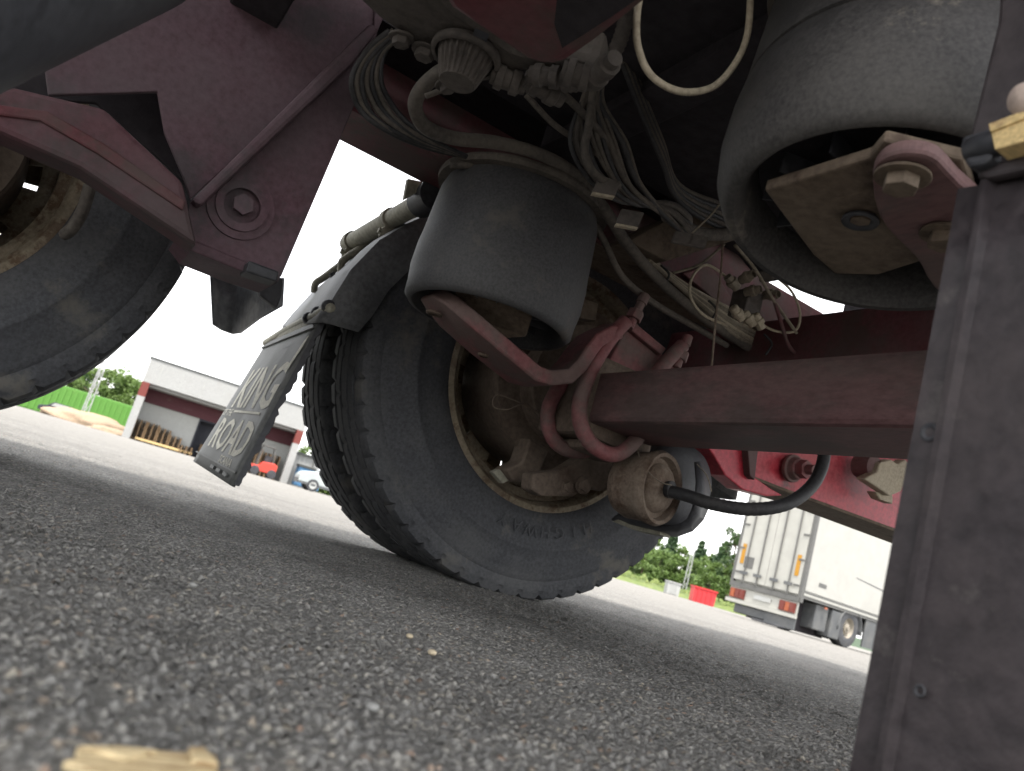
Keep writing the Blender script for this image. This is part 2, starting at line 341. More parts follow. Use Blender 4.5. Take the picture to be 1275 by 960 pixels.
# embossed word on the side wall of the near tyre, letters round the circle
def text_mesh(s, size, depth, bold=0.):
    cu = bpy.data.curves.new('t', 'FONT'); cu.body = s; cu.size = size; cu.extrude = depth; cu.align_x = 'CENTER'; cu.resolution_u = 2; cu.offset = bold
    ob = bpy.data.objects.new('t', cu); COL.objects.link(ob); dg = bpy.context.evaluated_depsgraph_get(); dg.update()
    me = bpy.data.meshes.new_from_object(ob.evaluated_get(dg)); vs = [v.co.copy() for v in me.vertices]; fs = [tuple(p.vertices) for p in me.polygons]
    bpy.data.objects.remove(ob); bpy.data.meshes.remove(me); return vs, fs
g_ = G(); word = 'HIGHWAY'; a0 = -101
for i, ch in enumerate(word[::-1]):
    vs, fs = text_mesh(ch, .040, .0006); a = R(a0+i*6.8); d = V((math.cos(a), 0, math.sin(a))); tn = V((-d.z, 0, d.x))
    # letter tops point outwards; read from the -Y side
    c = V((1.02, 1.6405, .505))+d*.335
    g_.add([c-tn*v.x*1.0+d*v.y*1.05+V((0, -v.z, 0))*1.2 for v in vs], fs)
g_.out('sidewall_lettering', TYRE, w1)
def dup(o, parent, dx):
    c = o.copy(); COL.objects.link(c); c.parent = parent; return c
w2 = w1.copy(); COL.objects.link(w2); w2.location = w1.location+V((-1.405, 0, 0))
for ch in list(w1.children):
    if ch.name.startswith('sidewall'): continue
    dup(ch, w2, 0)

# ---- axle beam
g_ = G(); g_.box((.882, -.35, .381), (1.052, 1.40, .485)); g_.out('axle_beam', MAROON, T, bevel=.009)
g_ = G(); g_.box((.884, -.35, .378), (.90, 1.285, .3855)); g_.box((1.012, -.35, .379), (1.03, 1.285, .3855)); 
# ---- saddle, U-bolts, nuts
g_ = G(); g_.box((.862, 1.30, .352), (1.055, 1.455, .52)); g_.box((.90, 1.33, .33), (1.02, 1.43, .353)); g_.out('axle_saddle', DRUM, T, bevel=.012)
ub1 = [(779, 400, 1.27), (757, 425, 1.27), (735, 462, 1.27), (722, 500, 1.27), (724, 532, 1.27), (740, 556, 1.27), (765, 566, 1.27), (788, 552, 1.275), (806, 520, 1.28), (815, 470, 1.28), (850, 430, 1.28)]
ub2 = [(735, 430, 1.39), (705, 470, 1.39), (686, 500, 1.39), (682, 525, 1.39), (690, 548, 1.39), (708, 560, 1.39), (733, 560, 1.39), (755, 540, 1.39), (775, 500, 1.39)]
for u in (ub1, ub2): G().tube(pxy(u), .0155, 14, 6).out('u_bolt', REDARM, T, smooth=True)
for a, b in (((783, 408, 1.27), (803, 368, 1.27)), ((842, 458, 1.28), (856, 420, 1.28))):
    A_, B_ = pxy([a, b]); d = (B_-A_)
    g_ = G(); g_.tube([A_, B_], .0095, 10); g_.lathe([(.0001, 0), (.017, 0), (.017, .02), (.0001, .02)], A_+d*.25, d, 6); g_.lathe([(.0001, 0), (.012, 0), (.011, .022), (.0001, .022)], A_+d*.75, d, 10)
    g_.out('stud_and_nut', REDARM, T, bevel=.0015)
# trailing arm from the saddle towards the front hanger
g_ = G(); g_.slab(px([(757, 452), (783, 402), (822, 438), (860, 470), (885, 560), (868, 548), (820, 470), (766, 468)], Y=1.31), (0, .09, 0)); g_.out('trailing_arm', REDARM, T, bevel=.004)
g_ = G(); g_.slab(px([(777, 404), (787, 398), (830, 434), (824, 442)], Y=1.295), (0, .11, 0)); g_.out('arm_flange', REDARM, T, bevel=.003)
g_ = G(); g_.slab(px([(872, 545), (932, 545), (937, 592), (958, 607), (975, 617), (955, 618), (925, 610), (903, 592), (888, 566)], Y=1.38), (0, .055, 0)); g_.out('trailing_arm', REDLIT, T, bevel=.003, label='red trailing arm end in daylight below the axle beam')
g_ = G(); g_.slab(px([(930, 545), (946, 545), (940, 598), (934, 592)], Y=1.36), (0, .03, 0)); g_.out('arm_rib', RED, T, bevel=.002)
# front hanger plate in the daylit red, with its flange
g_ = G(); g_.slab(px([(930, 520), (1300, 560), (1290, 735), (1113, 662), (1003, 623), (975, 614), (935, 592)], Y=1.45), (0, .010, 0)); g_.out('hanger_plate', REDLIT, T, bevel=.002, label='bright red hanger plate lit by daylight')
fa = at(975, 610, Y=1.447); fb = at(1290, 728, Y=1.447)
g_ = G(); g_.slab([at(q[0], q[1], Z=fa.z-.002) for q in ((900, 578), (975, 607), (1290, 722), (1290, 745), (1113, 674), (1003, 633), (972, 622), (925, 608))], (0, 0, -.008)); g_.out('hanger_flange', BROWN, T, bevel=.001)
c = at(985, 583, Y=1.44)
g_ = G(); g_.lathe([(.0001, 0), (.036, 0), (.036, .010), (.030, .012), (.026, .028), (.02, .03), (.02, .045)], c, (0, -1, 0), 32); g_.lathe([(.024, .03), (.024, .052), (.0001, .052)], c, (0, -1, 0), 6); g_.lathe([(.013, .05), (.013, .075), (.0001, .076)], c, (0, -1, 0), 20)
g_.out('pivot_bolt', REDARM, T, bevel=.001)
c = at(1068, 580, Y=1.42)
G().lathe([(.0001, 0), (.03, 0), (.03, .05), (.022, .055), (.0001, .056)], c, (0, -1, 0), 28).out('bushing', MAROON, T, smooth=True, auto=30)
# torn pale bushing cover
g_ = G(); P = [(1076, 596), (1092, 588), (1096, 576), (1110, 572), (1118, 578), (1128, 572), (1140, 586), (1140, 604), (1128, 602), (1122, 612), (1108, 618), (1100, 612)]
g_.slab(px(P, Y=1.35), (0, .03, 0)); g_.slab(px([(1090, 612), (1112, 616), (1112, 628), (1096, 622)], Y=1.37), (0, .03, 0)); g_.out('torn_cover', HOSEB, T, bevel=.004)
# ---- bag arm (S-shaped flat bar)
low = [(522, 372), (530, 386), (546, 406), (586, 441), (631, 476), (652, 482), (684, 479), (702, 464), (714, 446), (724, 434), (740, 426), (752, 426)]
A_ = [at(x, y, Y=1.325) for x, y in low]; wds = [.05, .085, .105, .11, .105, .10, .085, .08, .078, .075, .07, .065]; th = .028; n = len(A_); vs = []; fs = []
for i, p in enumerate(A_):
    tn = (A_[min(n-1, i+1)]-A_[max(0, i-1)]).normalized(); nm = V((-tn.z, 0, tn.x))
    vs += [p, p+V((0, -wds[i], 0)), p+V((0, -wds[i], 0))+nm*th, p+nm*th]
for i in range(n-1):
    for k in range(4): fs.append((i*4+k, i*4+(k+1) % 4, (i+1)*4+(k+1) % 4, (i+1)*4+k))
fs += [(0, 1, 2, 3), ((n-1)*4+3, (n-1)*4+2, (n-1)*4+1, (n-1)*4)]
new('spring_arm', vs, fs, REDARM, T, bevel=.004, smooth=True, auto=40)
for q, s_ in (((541, 389), .010), ((601, 394), .009), ((602, 441), .007)):
    G().lathe([(s_, 0), (s_*1.5, 0), (s_*1.5, .004), (s_, .005)], at(*q, Y=1.28), (0, 0, -1), 20).out('bolt_hole_ring', DRUM, T, smooth=True)
# ---- air springs
def bag(cx, cy, zb, zt, m, rb=.163, seam=None, tilt=(0, 0)):
    e = bpy.data.objects.new('air_spring', None); COL.objects.link(e); e.parent = T
    ax = V((tilt[0], tilt[1], 1)).normalized(); o = V((cx, cy, zb))
    H_ = zt-zb
    pr = [(.10, .06), (.128, .055), (.134, .022), (.137, .007), (.142, .0), (.149, 0.0), (.157, .009), (rb, .03), (rb+.004, .06), (rb+.003, .10), (rb, .128)]
    if seam: pr += [(rb-.001, .1295), (rb-.006, .131), (rb-.006, .134), (rb-.001, .1355)]
    pr += [(rb-.002, .16), (rb-.006, H_-.02), (rb-.012, H_), (.10, H_+.012)]
    G().lathe(pr, o, ax, 96).out('bellows', m, e, smooth=True, auto=50)
    G().lathe([(.0001, .05), (.127, .051), (.127, .058), (.0001, .06)], o, ax, 48).out('piston_cup', VOIDM, e, smooth=True, auto=30)
    g_ = G()
    for k in range(12):
        a = 2*math.pi*k/12+.2; d = V((math.cos(a), math.sin(a), 0)); s_ = V((-d.y, d.x, 0))*.0012
        g_.slab([o+ax*.02+d*.04+s_, o+ax*.02+d*.117+s_, o+ax*.02+d*.117-s_, o+ax*.02+d*.04-s_], ax*.025)
    g_.out('piston_ribs', BLACK, e)
    G().lathe([(.09, H_), (rb+.004, H_), (rb+.006, H_+.008), (rb+.004, H_+.014), (.09, H_+.018)], o, ax, 96).out('top_plate', HOSE, e, smooth=True, auto=30)
    return e
eb = bag(.600, 1.285, .480, .715, BAGF, rb=.158)
G().slab(pxy([(549, 372, 1.30), (582, 361, 1.24), (662, 396, 1.2), (655, 420, 1.24), (628, 422, 1.27), (590, 396, 1.29)]), (0, 0, .012)).out('piston_plate', BROWN, eb, bevel=.003)
en = bag(.607, .492, .494, .79, BAG, rb=.166, seam=True, tilt=(.13, .105))
# oval maker's mark moulded high on the near bellows
cc = at(1172, 5, D=.62); dr = V((cc.x-.615, cc.y-.5, 0)).normalized(); tn = V((-dr.y, dr.x, 0)); vs = []; 
g_ = G(); ring = []
for k in range(29):
    a = 2*math.pi*k/28; s_ = math.cos(a)*.034/.163; z = .675+math.sin(a)*.014; d = (dr*math.cos(s_)+tn*math.sin(s_)); ring.append(V((.607, .492, z))+V((.13, .105, 0))*(z-.494)+d*.1645)
g_.tube(ring, .0011, 6, 2); g_.out('moulded_oval', BAG, en, smooth=True)
pl = px([(951, 237), (1082, 197), (1100, 176), (1200, 200), (1240, 330), (1150, 325), (1093, 343), (1040, 342), (1012, 318)], Z=.497)
G().slab(pl, (0, 0, .012)).out('piston_plate', BROWN, en, bevel=.003)
c = at(1072, 271, Z=.496)
G().lathe([(.010, 0), (.0165, -.001), (.0175, -.004), (.0165, -.006), (.010, -.003)], c, (0, 0, 1), 28).out('plate_hole_rim', BLACK, en, smooth=True)
G().lathe([(.0001, 0), (.010, 0), (.010, -.004), (.0001, -.004)], c, (0, 0, 1), 6).out('plate_nut', BROWN, en)
arm = px(smoothpoly([(1086, 228), (1088, 210), (1102, 197), (1130, 191), (1164, 198), (1196, 230), (1300, 330), (1320, 420), (1180, 372), (1140, 322), (1108, 290), (1091, 262)]), Z=.484)
G().slab(arm, (0, 0, .014)).out('spring_arm', MAROON, T, bevel=.004, label='dark red mud-caked arm under the nearer air spring')
for q in ((1124, 218), (1178, 290)):
    c = at(*q, Z=.483)
    g_ = G(); g_.lathe([(.0001, .0), (.0225, 0), (.0225, -.003), (.0001, -.003)], c, (0, 0, 1), 28); g_.lathe([(.0145, -.003), (.0145, -.014), (.0001, -.014)], c, (0, 0, 1), 6)
    g_.out('bolt', BROWN, T, bevel=.001)
# ---- frame rails
for y0, y1, yw in ((1.325, 1.46, 1.452), (.30, .435, .30)):
    x0, x1 = -1.1, 3.4; prof = [(y0, .742), (y1, .742), (y1, .93), (y1-.008, .93), (y1-.008, .75), (y0, .75)] if yw > 1 else [(y0, .742), (y1, .742), (y1, .75), (y0+.008, .75), (y0+.008, .922), (y1, .922), (y1, .93), (y0, .93)]
    G().slab([(x0, y, z) for y, z in prof], (x1-x0, 0, 0)).out('frame_rail', RED, T)
G().box((-1.1, 1.325, .922), (1.40, 1.4515, .93)).out('rail_shade_flange', VOIDM, T)  # dark strip added to keep the rail web behind it unlit
for x0, x1 in ((-1.1, 1.405), (1.715, 3.4)): G().box((x0, 1.452, .932), (x1, 1.460, 1.498)).out('side_web', VOIDM, T)
# brown mud caked along the rail underside right of the far spring
g_ = G(); g_.box((.80, 1.33, .7395), (1.5, 1.455, .7415)); g_.out('mud_layer', BROWN, T)
# ---- deck and body above
g_ = G()
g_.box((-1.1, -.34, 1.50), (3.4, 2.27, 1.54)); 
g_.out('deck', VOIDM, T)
for x in (-.9, .02, 1.78, 2.6): 
    G().box((x, .436, .80), (x+.08, 1.324, .96)).out('crossmember', VOIDM, T, bevel=.004)
g_ = G(); g_.box((.62, .436, .86), (.70, 1.324, .93)); g_.out('crossmember', VOIDM, T, bevel=.004)
g_ = G(); g_.box((1.30, -.3, .655), (1.43, 1.70, .765)); g_.out('rear_crossmember', RED, T, bevel=.008)
# red plates right of the hose bundle
g_ = G(); g_.slab(px([(800, 318), (905, 300), (935, 336), (1012, 391), (1006, 400), (1000, 455), (930, 440), (870, 395)], Y=1.40), (0, .01, 0)); g_.out('web_plate', RED, T, bevel=.002)
g_ = G(); g_.slab(px([(850, 340), (885, 330), (912, 372), (905, 385)], Y=1.38), (0, .012, 0)); g_.out('web_rib', REDARM, T, bevel=.002)
g_ = G(); g_.slab(px([(782, 300), (838, 270), (905, 268), (925, 296), (905, 302), (830, 325)], Y=1.25), (0, .10, .0)); g_.out('muddy_plate', BROWN, T, bevel=.003)
g_ = G(); g_.slab(px([(728, 372), (745, 378), (742, 400), (716, 395)], Y=1.42), (0, .03, 0)); g_.out('bump_stop', BROWN, T, bevel=.002)

# ---- left hanger bracket with gussets, arm
g_ = G(); g_.slab(px([(500, -30), (470, 40), (447, 118), (425, 170), (350, 345), (225, 293), (238, 250), (466, 34), (470, -30)], Y=1.30), (0, .012, 0)); g_.out('hanger_bracket', PLUM, T, bevel=.002)
g_ = G(); g_.slab(px([(462, 28), (474, 34), (440, 78), (250, 256), (238, 249), (310, 178)], Y=1.27), (0, .03, 0)); g_.out('hanger_flange', PLUM, T, bevel=.006)
g_ = G(); g_.slab(px([(60, 118), (52, 60), (190, -60), (520, -60), (468, 36), (238, 248), (229, 222), (205, 165), (196, 114)], Y=1.312), (0, .010, 0)); g_.out('gusset_plate', PLUM, T, bevel=.002)
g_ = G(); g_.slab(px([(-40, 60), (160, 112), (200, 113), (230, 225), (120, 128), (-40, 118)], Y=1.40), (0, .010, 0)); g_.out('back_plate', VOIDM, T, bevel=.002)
g_ = G(); g_.slab(px([(160, 38), (280, 38), (282, 100), (200, 112), (110, 112)], Y=1.325), (0, .008, 0)); g_.out('cover_plate', CAST, T, bevel=.002)
g_ = G(); g_.slab(px([(-60, 100), (20, 108), (130, 134), (228, 226), (246, 306), (215, 285), (100, 208), (0, 164), (-60, 150)], Y=1.25), (0, .075, 0)); g_.out('trailing_arm', LARM, T, bevel=.008)
g_ = G(); g_.slab(px([(-60, 122), (60, 138), (130, 178), (232, 250), (228, 262), (120, 190), (50, 150), (-60, 136)], Y=1.245), (0, .01, 0)); g_.out('arm_rib', RED, T, bevel=.003)
g_ = G(); g_.slab(px([(222, 291), (350, 343), (346, 352), (300, 337), (238, 312)], Y=1.30), (0, .13, 0)); g_.out('hanger_foot', PLUM, T, bevel=.003)
G().slab(px([(310, 324), (348, 338), (345, 351), (306, 338)], Y=1.27), (0, .05, 0)).out('stop_block', BLACK, T, bevel=.003)
g_ = G(); g_.slab(px([(322, 336), (352, 347), (351, 368), (345, 384), (324, 368)], Y=1.56), (0, .02, 0)); g_.out('stop_bracket', BLACK, T, bevel=.003)
c = at(300, 258, Y=1.299)
g_ = G(); g_.lathe([(.0001, 0), (.052, 0), (.052, .004), (.040, .005), (.040, .010), (.028, .011)], c, (0, -1, 0), 32); g_.lathe([(.0165, .011), (.0165, .022), (.0001, .023)], c, (0, -1, 0), 6); g_.out('pivot_bolt', PLUM, T, smooth=True, auto=25)
# curved lug by the left hub
G().tube(pxy([(112, 232, 1.5), (103, 262, 1.5), (90, 284, 1.5), (80, 292, 1.52)]), .010, 8).out('brake_pipe', HOSE, T, smooth=True)
# ---- fender piece hanging behind the left hanger
top = pxy([(262, 322, 1.98), (275, 328, 2.0), (291, 334, 2.0), (302, 338, 1.96), (322, 342, 1.82), (352, 346, 1.66)]); bot = pxy([(266, 404, 1.98), (276, 411, 2.0), (289, 416, 2.0), (298, 415, 1.96), (322, 397, 1.82), (350, 381, 1.66)])
vs = top+bot; n = len(top); new('mudguard_end', vs, [(i, i+1, n+i+1, n+i) for i in range(n-1)], GUARD, T, smooth=True, solid=.008)
# ---- fender over the twin tyres
cr = [at(404, 402, Y=1.63), at(416, 378, Y=1.63), at(441, 338, Y=1.63), at(476, 302, Y=1.63), at(512, 281, Y=1.63), at(545, 266, Y=1.63)]
arc = [(p.x, p.z) for p in cr]+[(.70, .93), (.85, 1.03), (1.02, 1.07), (1.2, 1.05), (1.38, .97), (1.52, .85), (1.60, .70), (1.64, .55), (1.645, .40)]
outr = [at(q[0], q[1], Y=2.33) for q in ((357, 408), (370, 392), (394, 366), (432, 335), (476, 306), (526, 276))]
vs = []; fs = []; prof = [(-.012, 1.625, .075), (0, 1.625, .012), (.006, 1.632, .0), (.010, 1.66, 0), (.012, 2.0, 0), (.010, 2.33, 0), (0, 2.345, .012), (-.01, 2.345, .05)]
for i, (x, z) in enumerate(arc):
    d = V((1.02-x, 0, .50-z)).normalized(); f = .95 if i else .8
    for q, y, inn in prof:
        b_ = V((x, y, z))
        if i < 6: b_ = b_.lerp(V((outr[i].x, y, outr[i].z)), max(0, (y-1.66))/.685)
        vs.append(b_+d*(inn*f-q))
m_ = len(prof)
for i in range(len(arc)-1):
    for j in range(m_-1): fs.append((i*m_+j, i*m_+j+1, (i+1)*m_+j+1, (i+1)*m_+j))
new('mudguard', vs, fs, GREYF, T, smooth=True, solid=.005, auto=50)
# mudguard tube bracket and rods
t1 = at(537, 245, Y=1.47); t2 = at(430, 312, X=t1.x); t2.z = t1.z
brk = bpy.data.objects.new('mudguard_bracket', None); COL.objects.link(brk); brk.parent = T
G().lathe([(.013, 0), (.021, 0), (.021, (t2-t1).length), (.013, (t2-t1).length)], t1, t2-t1, 24, closed=True).out('support_tube', STEELG, brk, smooth=True, auto=40)
G().lathe([(.0001, -.02), (.033, -.02), (.033, .05), (.024, .055), (.0001, .055)], t1, t2-t1, 24).out('tube_socket', BLACK, brk, smooth=True, auto=40)
for f in (.42, .93):
    c = t1+(t2-t1)*f
    g_ = G(); g_.lathe([(.021, -.012), (.0255, -.012), (.0255, .012), (.021, .012)], c, t2-t1, 20, closed=True); g_.box((c.x-.012, c.y-.012, c.z-.045), (c.x+.012, c.y+.012, c.z-.024)); g_.bolt(c+V((-.012, 0, -.035)), (-1, 0, 0), .006, .008)
    g_.out('tube_clamp', STEELG, brk, smooth=True, auto=30)
G().slab(px([(508, 222), (527, 226), (519, 240), (503, 249)], Y=1.47), (0, .012, 0)).out('bracket_lug', STEELG, brk, bevel=.002)
for P_ in ([(532, 273, 1.75), (500, 280, 1.8), (478, 288, 1.85), (452, 307, 1.9), (430, 322, 1.93), (425, 328, 1.93), (425, 340, 1.93)], [(470, 304, 2.1), (448, 314, 2.1), (429, 326, 2.1), (404, 345, 2.1), (393, 353, 2.1), (391, 364, 2.1)]):
    G().tube(pxy(P_), .0095, 10).out('fender_rod', STEELG, brk, smooth=True)
for q in ((398, 371, 2.22), (416, 346, 1.95), (448, 322, 2.0), (490, 296, 1.9), (387, 386, 2.25)):
    G().bolt(at(q[0], q[1], Y=q[2]), (-.7, 0, .6), .007, .014).out('fender_bolt', BLACK, brk)
# ---- mudflap
fl = bpy.data.objects.new('mudflap', None); COL.objects.link(fl); fl.parent = T
YL, YR = 2.28, 1.665
TL, TR, BR, BL = at(333, 428, Y=YL), at(399, 400, Y=YR), at(290, 606, Y=YR), at(242, 575, Y=YL)
nrm = (TR-TL).cross(BL-TL).normalized()
if nrm.x > 0: nrm = -nrm
def fp(u, v, h=0): return TL+(TR-TL)*u+(BL-TL)*v+((BR-TR)-(BL-TL))*u*v+nrm*h
g_ = G(); nn = 12; F_ = []
for i in range(nn+1):
    for j in range(nn+1): F_.append(fp(i/nn, j/nn, .002*math.sin(i/nn*3.1)*math.sin(j/nn*3)))
vs = F_; fs = [(i*(nn+1)+j, (i+1)*(nn+1)+j, (i+1)*(nn+1)+j+1, i*(nn+1)+j+1) for i in range(nn) for j in range(nn)]
new('rubber_sheet', vs, fs, FLAP, fl, smooth=True, solid=.008)
g_ = G(); g_.slab([fp(0, .925, .0085), fp(1, .925, .0085), fp(1, .935, .0085), fp(0, .935, .0085)], nrm*.002)
g_.out('moulded_rib', FLAP, fl); g_ = G(); g_.slab([fp(.0, .04, .005), fp(1, .04, .005), fp(1, .055, .005), fp(0, .055, .005)], nrm*.004)
g_.out('moulded_rib', FLAP, fl)
for k in range(3): G().slab([fp(.5+k*.15, .955, .005), fp(.58+k*.15, .955, .005), fp(.58+k*.15, .975, .005), fp(.5+k*.15, .975, .005)], nrm*.004).out('moulded_block', FLAP, fl)
# fringe on the near edge
fr = G(); n = 46; vs = []; random.seed(3)
for i in range(n):
    v = -.02+i/(n-1)*1.01; o_ = random.uniform(.008, .022); vs.append((fp(1, v), fp(1, v)+V((.003+o_*.5, -o_*.25, 0))))
P = [a+nrm*-.004 for a, b in vs]+[b for a, b in vs[::-1]]
pts = [a for a, b in vs]+[b for a, b in vs]
fr.add(pts, [(i, i+1, n+i+1, n+i) for i in range(n-1)]); fr.out('spray_fringe', BLACK, fl, solid=.006)
def onflap(s, u0, v0, hgt, wid, hoff=.0085, shear=0):
    """word laid on the flap; u0 centre, v0 baseline, sizes in flap fractions"""
    vs, fs = text_mesh(s, 1, 0, .018); xs = [v.x for v in vs]; ys = [v.y for v in vs]; sx = wid/(max(xs)-min(xs)); sy = hgt/(max(ys)-min(ys)); x0 = (max(xs)+min(xs))/2; y0 = min(ys)
    out_ = []
    for v in vs:
        uu = u0+(v.x-x0)*sx; vv = v0-(v.y-y0)*sy
        uu += shear*(v.y-y0); bmp = .002*math.sin(max(0, min(1, uu))*3.1)*math.sin(max(0, min(1, vv))*3)
        out_.append(fp(uu, vv, bmp+.0052))
    return out_, fs
g_ = G()
for args in (('KING', .54, .56, .31, .78), ('ROAD', .53, .862, .225, .78), ('SCANIA', .70, .925, .05, .26)):
    g_.add(*onflap(*args))
for args in (('OF THE', .15, .622, .052, .25),):
    g_.add(*onflap(*args))
g_.slab([fp(.31, .578, .0068), fp(.55, .578, .0072), fp(.86, .578, .0062), fp(.86, .594, .0062), fp(.55, .594, .0072), fp(.31, .594, .0068)], nrm*.001)
vs, fs = onflap('G', .93, .36, .10, .08); 
# flourish at the upper end of the last letter
g_.slab([fp(.90, .30, .0062), fp(.96, .13, .0062), fp(1.0-.01, .10, .0062), fp(.985, .17, .0062), fp(.935, .31, .0062)], nrm*.001)
g_.out('lettering', PRINT, fl)
g_ = G(); g_.add(*onflap('SCANIA', .64, .135, .02, .13)); g_.out('small_lettering', BLACK, fl)
tb = [at(331, 427, Y=2.3), at(352, 414, Y=2.12), at(378, 400, Y=1.87), at(398, 390, Y=1.70), at(412, 383, Y=1.62)]
G().tube(tb, .010, 10, smooth=False).out('flap_rail', STEELG, fl, smooth=True)
G().slab([at(334, 430, Y=2.28), at(400, 402, Y=1.665), at(400, 392, Y=1.665), at(334, 420, Y=2.28)], (.008, 0, 0)).out('clamp_strip', STEELG, fl, bevel=.001)
for q in ((384, 396, 1.80), (395, 389, 1.74), (408, 381, 1.64), (357, 412, 2.1)):
    c = at(q[0], q[1], Y=q[2]); G().lathe([(.0001, -.013), (.012, -.013), (.014, 0), (.012, .013), (.0001, .013)], c, (0, 1, 0), 12).out('rail_clamp', BLACK, fl, smooth=True)

# ---- brake chamber, tanks, hoses at the axle
bc = bpy.data.objects.new('brake_chamber', None); COL.objects.link(bc); bc.parent = T
c = at(829, 609, X=1.06); axd = V((.30, -1, .05)).normalized()
g_ = G(); g_.lathe([(.0001, .004), (.012, .004), (.034, .001), (.046, -.008), (.050, -.020), (.060, -.022), (.064, -.008), (.071, -.006), (.076, -.016), (.073, -.032), (.070, -.040), (.069, -.08), (.06, -.10), (.02, -.12), (.0001, -.12)], c, axd, 56)
g_.out('chamber_shell', RUSTY, bc, smooth=True, auto=40)
G().lathe([(.016, 0), (.018, .014), (.010, .016), (.0001, .016)], c, axd, 12).out('hose_fitting', HOSEK, bc, smooth=True, auto=40)
c2 = at(858, 606, X=1.22)
G().lathe([(.0001, .0), (.06, .0), (.088, -.012), (.098, -.04), (.098, -.14), (.085, -.165), (.0001, -.17)], c2, V((.10, -1, .0)), 56).out('spring_brake', BLACK, bc, smooth=True, auto=60)
# dished black guard under the chamber
gv = []; n1, n2 = 10, 6
lowp = [(762, 646), (782, 655), (805, 661), (822, 665), (843, 667), (862, 660), (875, 646), (882, 630), (883, 600), (878, 575)]; upp = [(770, 640), (790, 648), (808, 652), (824, 655), (843, 655), (856, 648), (862, 636), (866, 622), (868, 600), (866, 575)]
a_ = px(lowp, X=1.20); b_ = px(upp, X=1.12)
new('chamber_guard', a_+b_, [(i, i+1, 10+i+1, 10+i) for i in range(9)], BLACK, bc, smooth=True, solid=.006)
G().slab(px([(762, 649), (775, 645), (822, 658), (822, 666), (790, 660)], X=1.16), (.03, 0, 0)).out('guard_lip', STEELG, bc, bevel=.001)
# hose from chamber to the front
hk = [at(836, 612, X=1.05), at(858, 618, X=1.06), at(890, 628, X=1.08), at(935, 634, X=1.12), at(978, 628, X=1.18), at(1008, 608, X=1.24), at(1023, 582, X=1.28), at(1026, 555, X=1.32), at(1020, 520, X=1.34)]
G().tube(hk, .0125, 12, 12, corr=.03).out('air_hose', HOSEK, T, smooth=True)
random.seed(11)
G().tube([at(x, y, X=1.0) for x, y in ((792, 556), (797, 570), (806, 586), (822, 600), (836, 604))], .0012, 6).out('thin_wire', WIRE, T, smooth=True)
G().tube([at(x, y, X=1.0) for x, y in ((868, 578), (880, 592), (886, 612))], .0011, 6).out('thin_wire', WIRE, T, smooth=True)
# slack adjuster, cam brackets
g_ = G(); g_.slab(px([(664, 590), (700, 586), (735, 565), (775, 562), (790, 590), (770, 606), (748, 612), (730, 606), (715, 618), (675, 618), (662, 610)], Y=1.47), (0, .05, 0)); g_.out('brake_lever', DRUM, T, bevel=.006)
g_ = G(); g_.bolt(at(706, 606, Y=1.47), (0, -1, 0), .010, .010); g_.bolt(at(726, 604, Y=1.46), (0, -1, 0), .012, .012); g_.out('lever_bolt', DRUM, T)
g_ = G(); g_.slab(px([(630, 585), (650, 575), (660, 545), (685, 560), (672, 590), (655, 600), (640, 600)], Y=1.56), (0, .06, 0)); g_.out('cam_bracket', DRUM, T, bevel=.006)
g_ = G(); g_.slab(px([(614, 588), (622, 584), (634, 598), (626, 602)], Y=1.585), (0, .02, 0)); g_.out('bright_pin', STEELG, T, bevel=.001)
G().tube(px([(668, 512), (640, 498), (618, 492), (614, 506), (632, 510), (655, 503), (672, 522), (690, 535)], Y=1.45), .0016, 6).out('thin_wire', DRUM, T, smooth=True)

# ---- pipes, hoses, cables above
def hose(P_, r, m, name='hose', corr=0, res=7): return G().tube(pxy(P_), r, 10, res, corr=corr).out(name, m, T, smooth=True)
hose([(562, 84, .98), (545, 92, 1.0), (524, 112, 1.02), (517, 134, 1.04), (530, 158, 1.06), (565, 172, 1.08), (620, 178, 1.1), (672, 192, 1.12), (714, 216, 1.13), (748, 254, 1.15), (782, 305, 1.2), (820, 348, 1.25), (862, 384, 1.3), (905, 415, 1.34), (960, 450, 1.36)], .0108, HOSE, 'main_hose')
hose([(560, 205, 1.25), (620, 208, 1.22), (680, 222, 1.2), (725, 256, 1.2), (752, 300, 1.22), (775, 345, 1.26), (815, 378, 1.3), (862, 405, 1.34), (905, 430, 1.36)], .007, HOSE)
hose([(800, -20, .62), (793, 20, .62), (795, 60, .62), (812, 95, .62), (848, 114, .62), (888, 108, .62), (916, 78, .62), (931, 40, .62), (935, -20, .62)], .0038, HOSEB, 'loop_hose', res=10)
hose([(782, 10, .85), (772, 50, .85), (752, 84, .86), (725, 103, .87), (690, 104, .88), (655, 94, .9)], .0105, CAST, 'corrugated_conduit', corr=.07, res=12)
hose([(755, 60, .84), (735, 82, .84), (715, 70, .84)], .006, CAST, 'corrugated_conduit', corr=.07, res=10)
for i in range(7):       # looped bundle at the upper left
    j = random.uniform(-1, 1); k = i-3
    hose([(500+k*5, 38, 1.15), (470+k*4, 62+j*4, 1.17), (456+k*6, 98, 1.18), (468+k*7, 135+j*5, 1.2), (498+k*6, 162+j*3, 1.2), (545+k*4, 184, 1.22), (610, 204+k, 1.24)], .0045, HOSE if i % 2 else HOSEK, 'cable')
for i in range(11):      # hanging cable loops in the middle
    k = i-5; j = random.uniform(-4, 4)
    hose([(742+random.uniform(-6, 10), 96, .95), (738+k*3+j, 130, .96), (745+k*7, 178+j, .97), (765+k*6, 225+j*2, .98), (795+k*4, 252+j, 1.0), (830+random.uniform(-8, 8), 262+k*2, 1.02), (860, 285+k*3, 1.05)], random.uniform(.003, .0052), HOSE if i % 3 else HOSEK, 'cable')
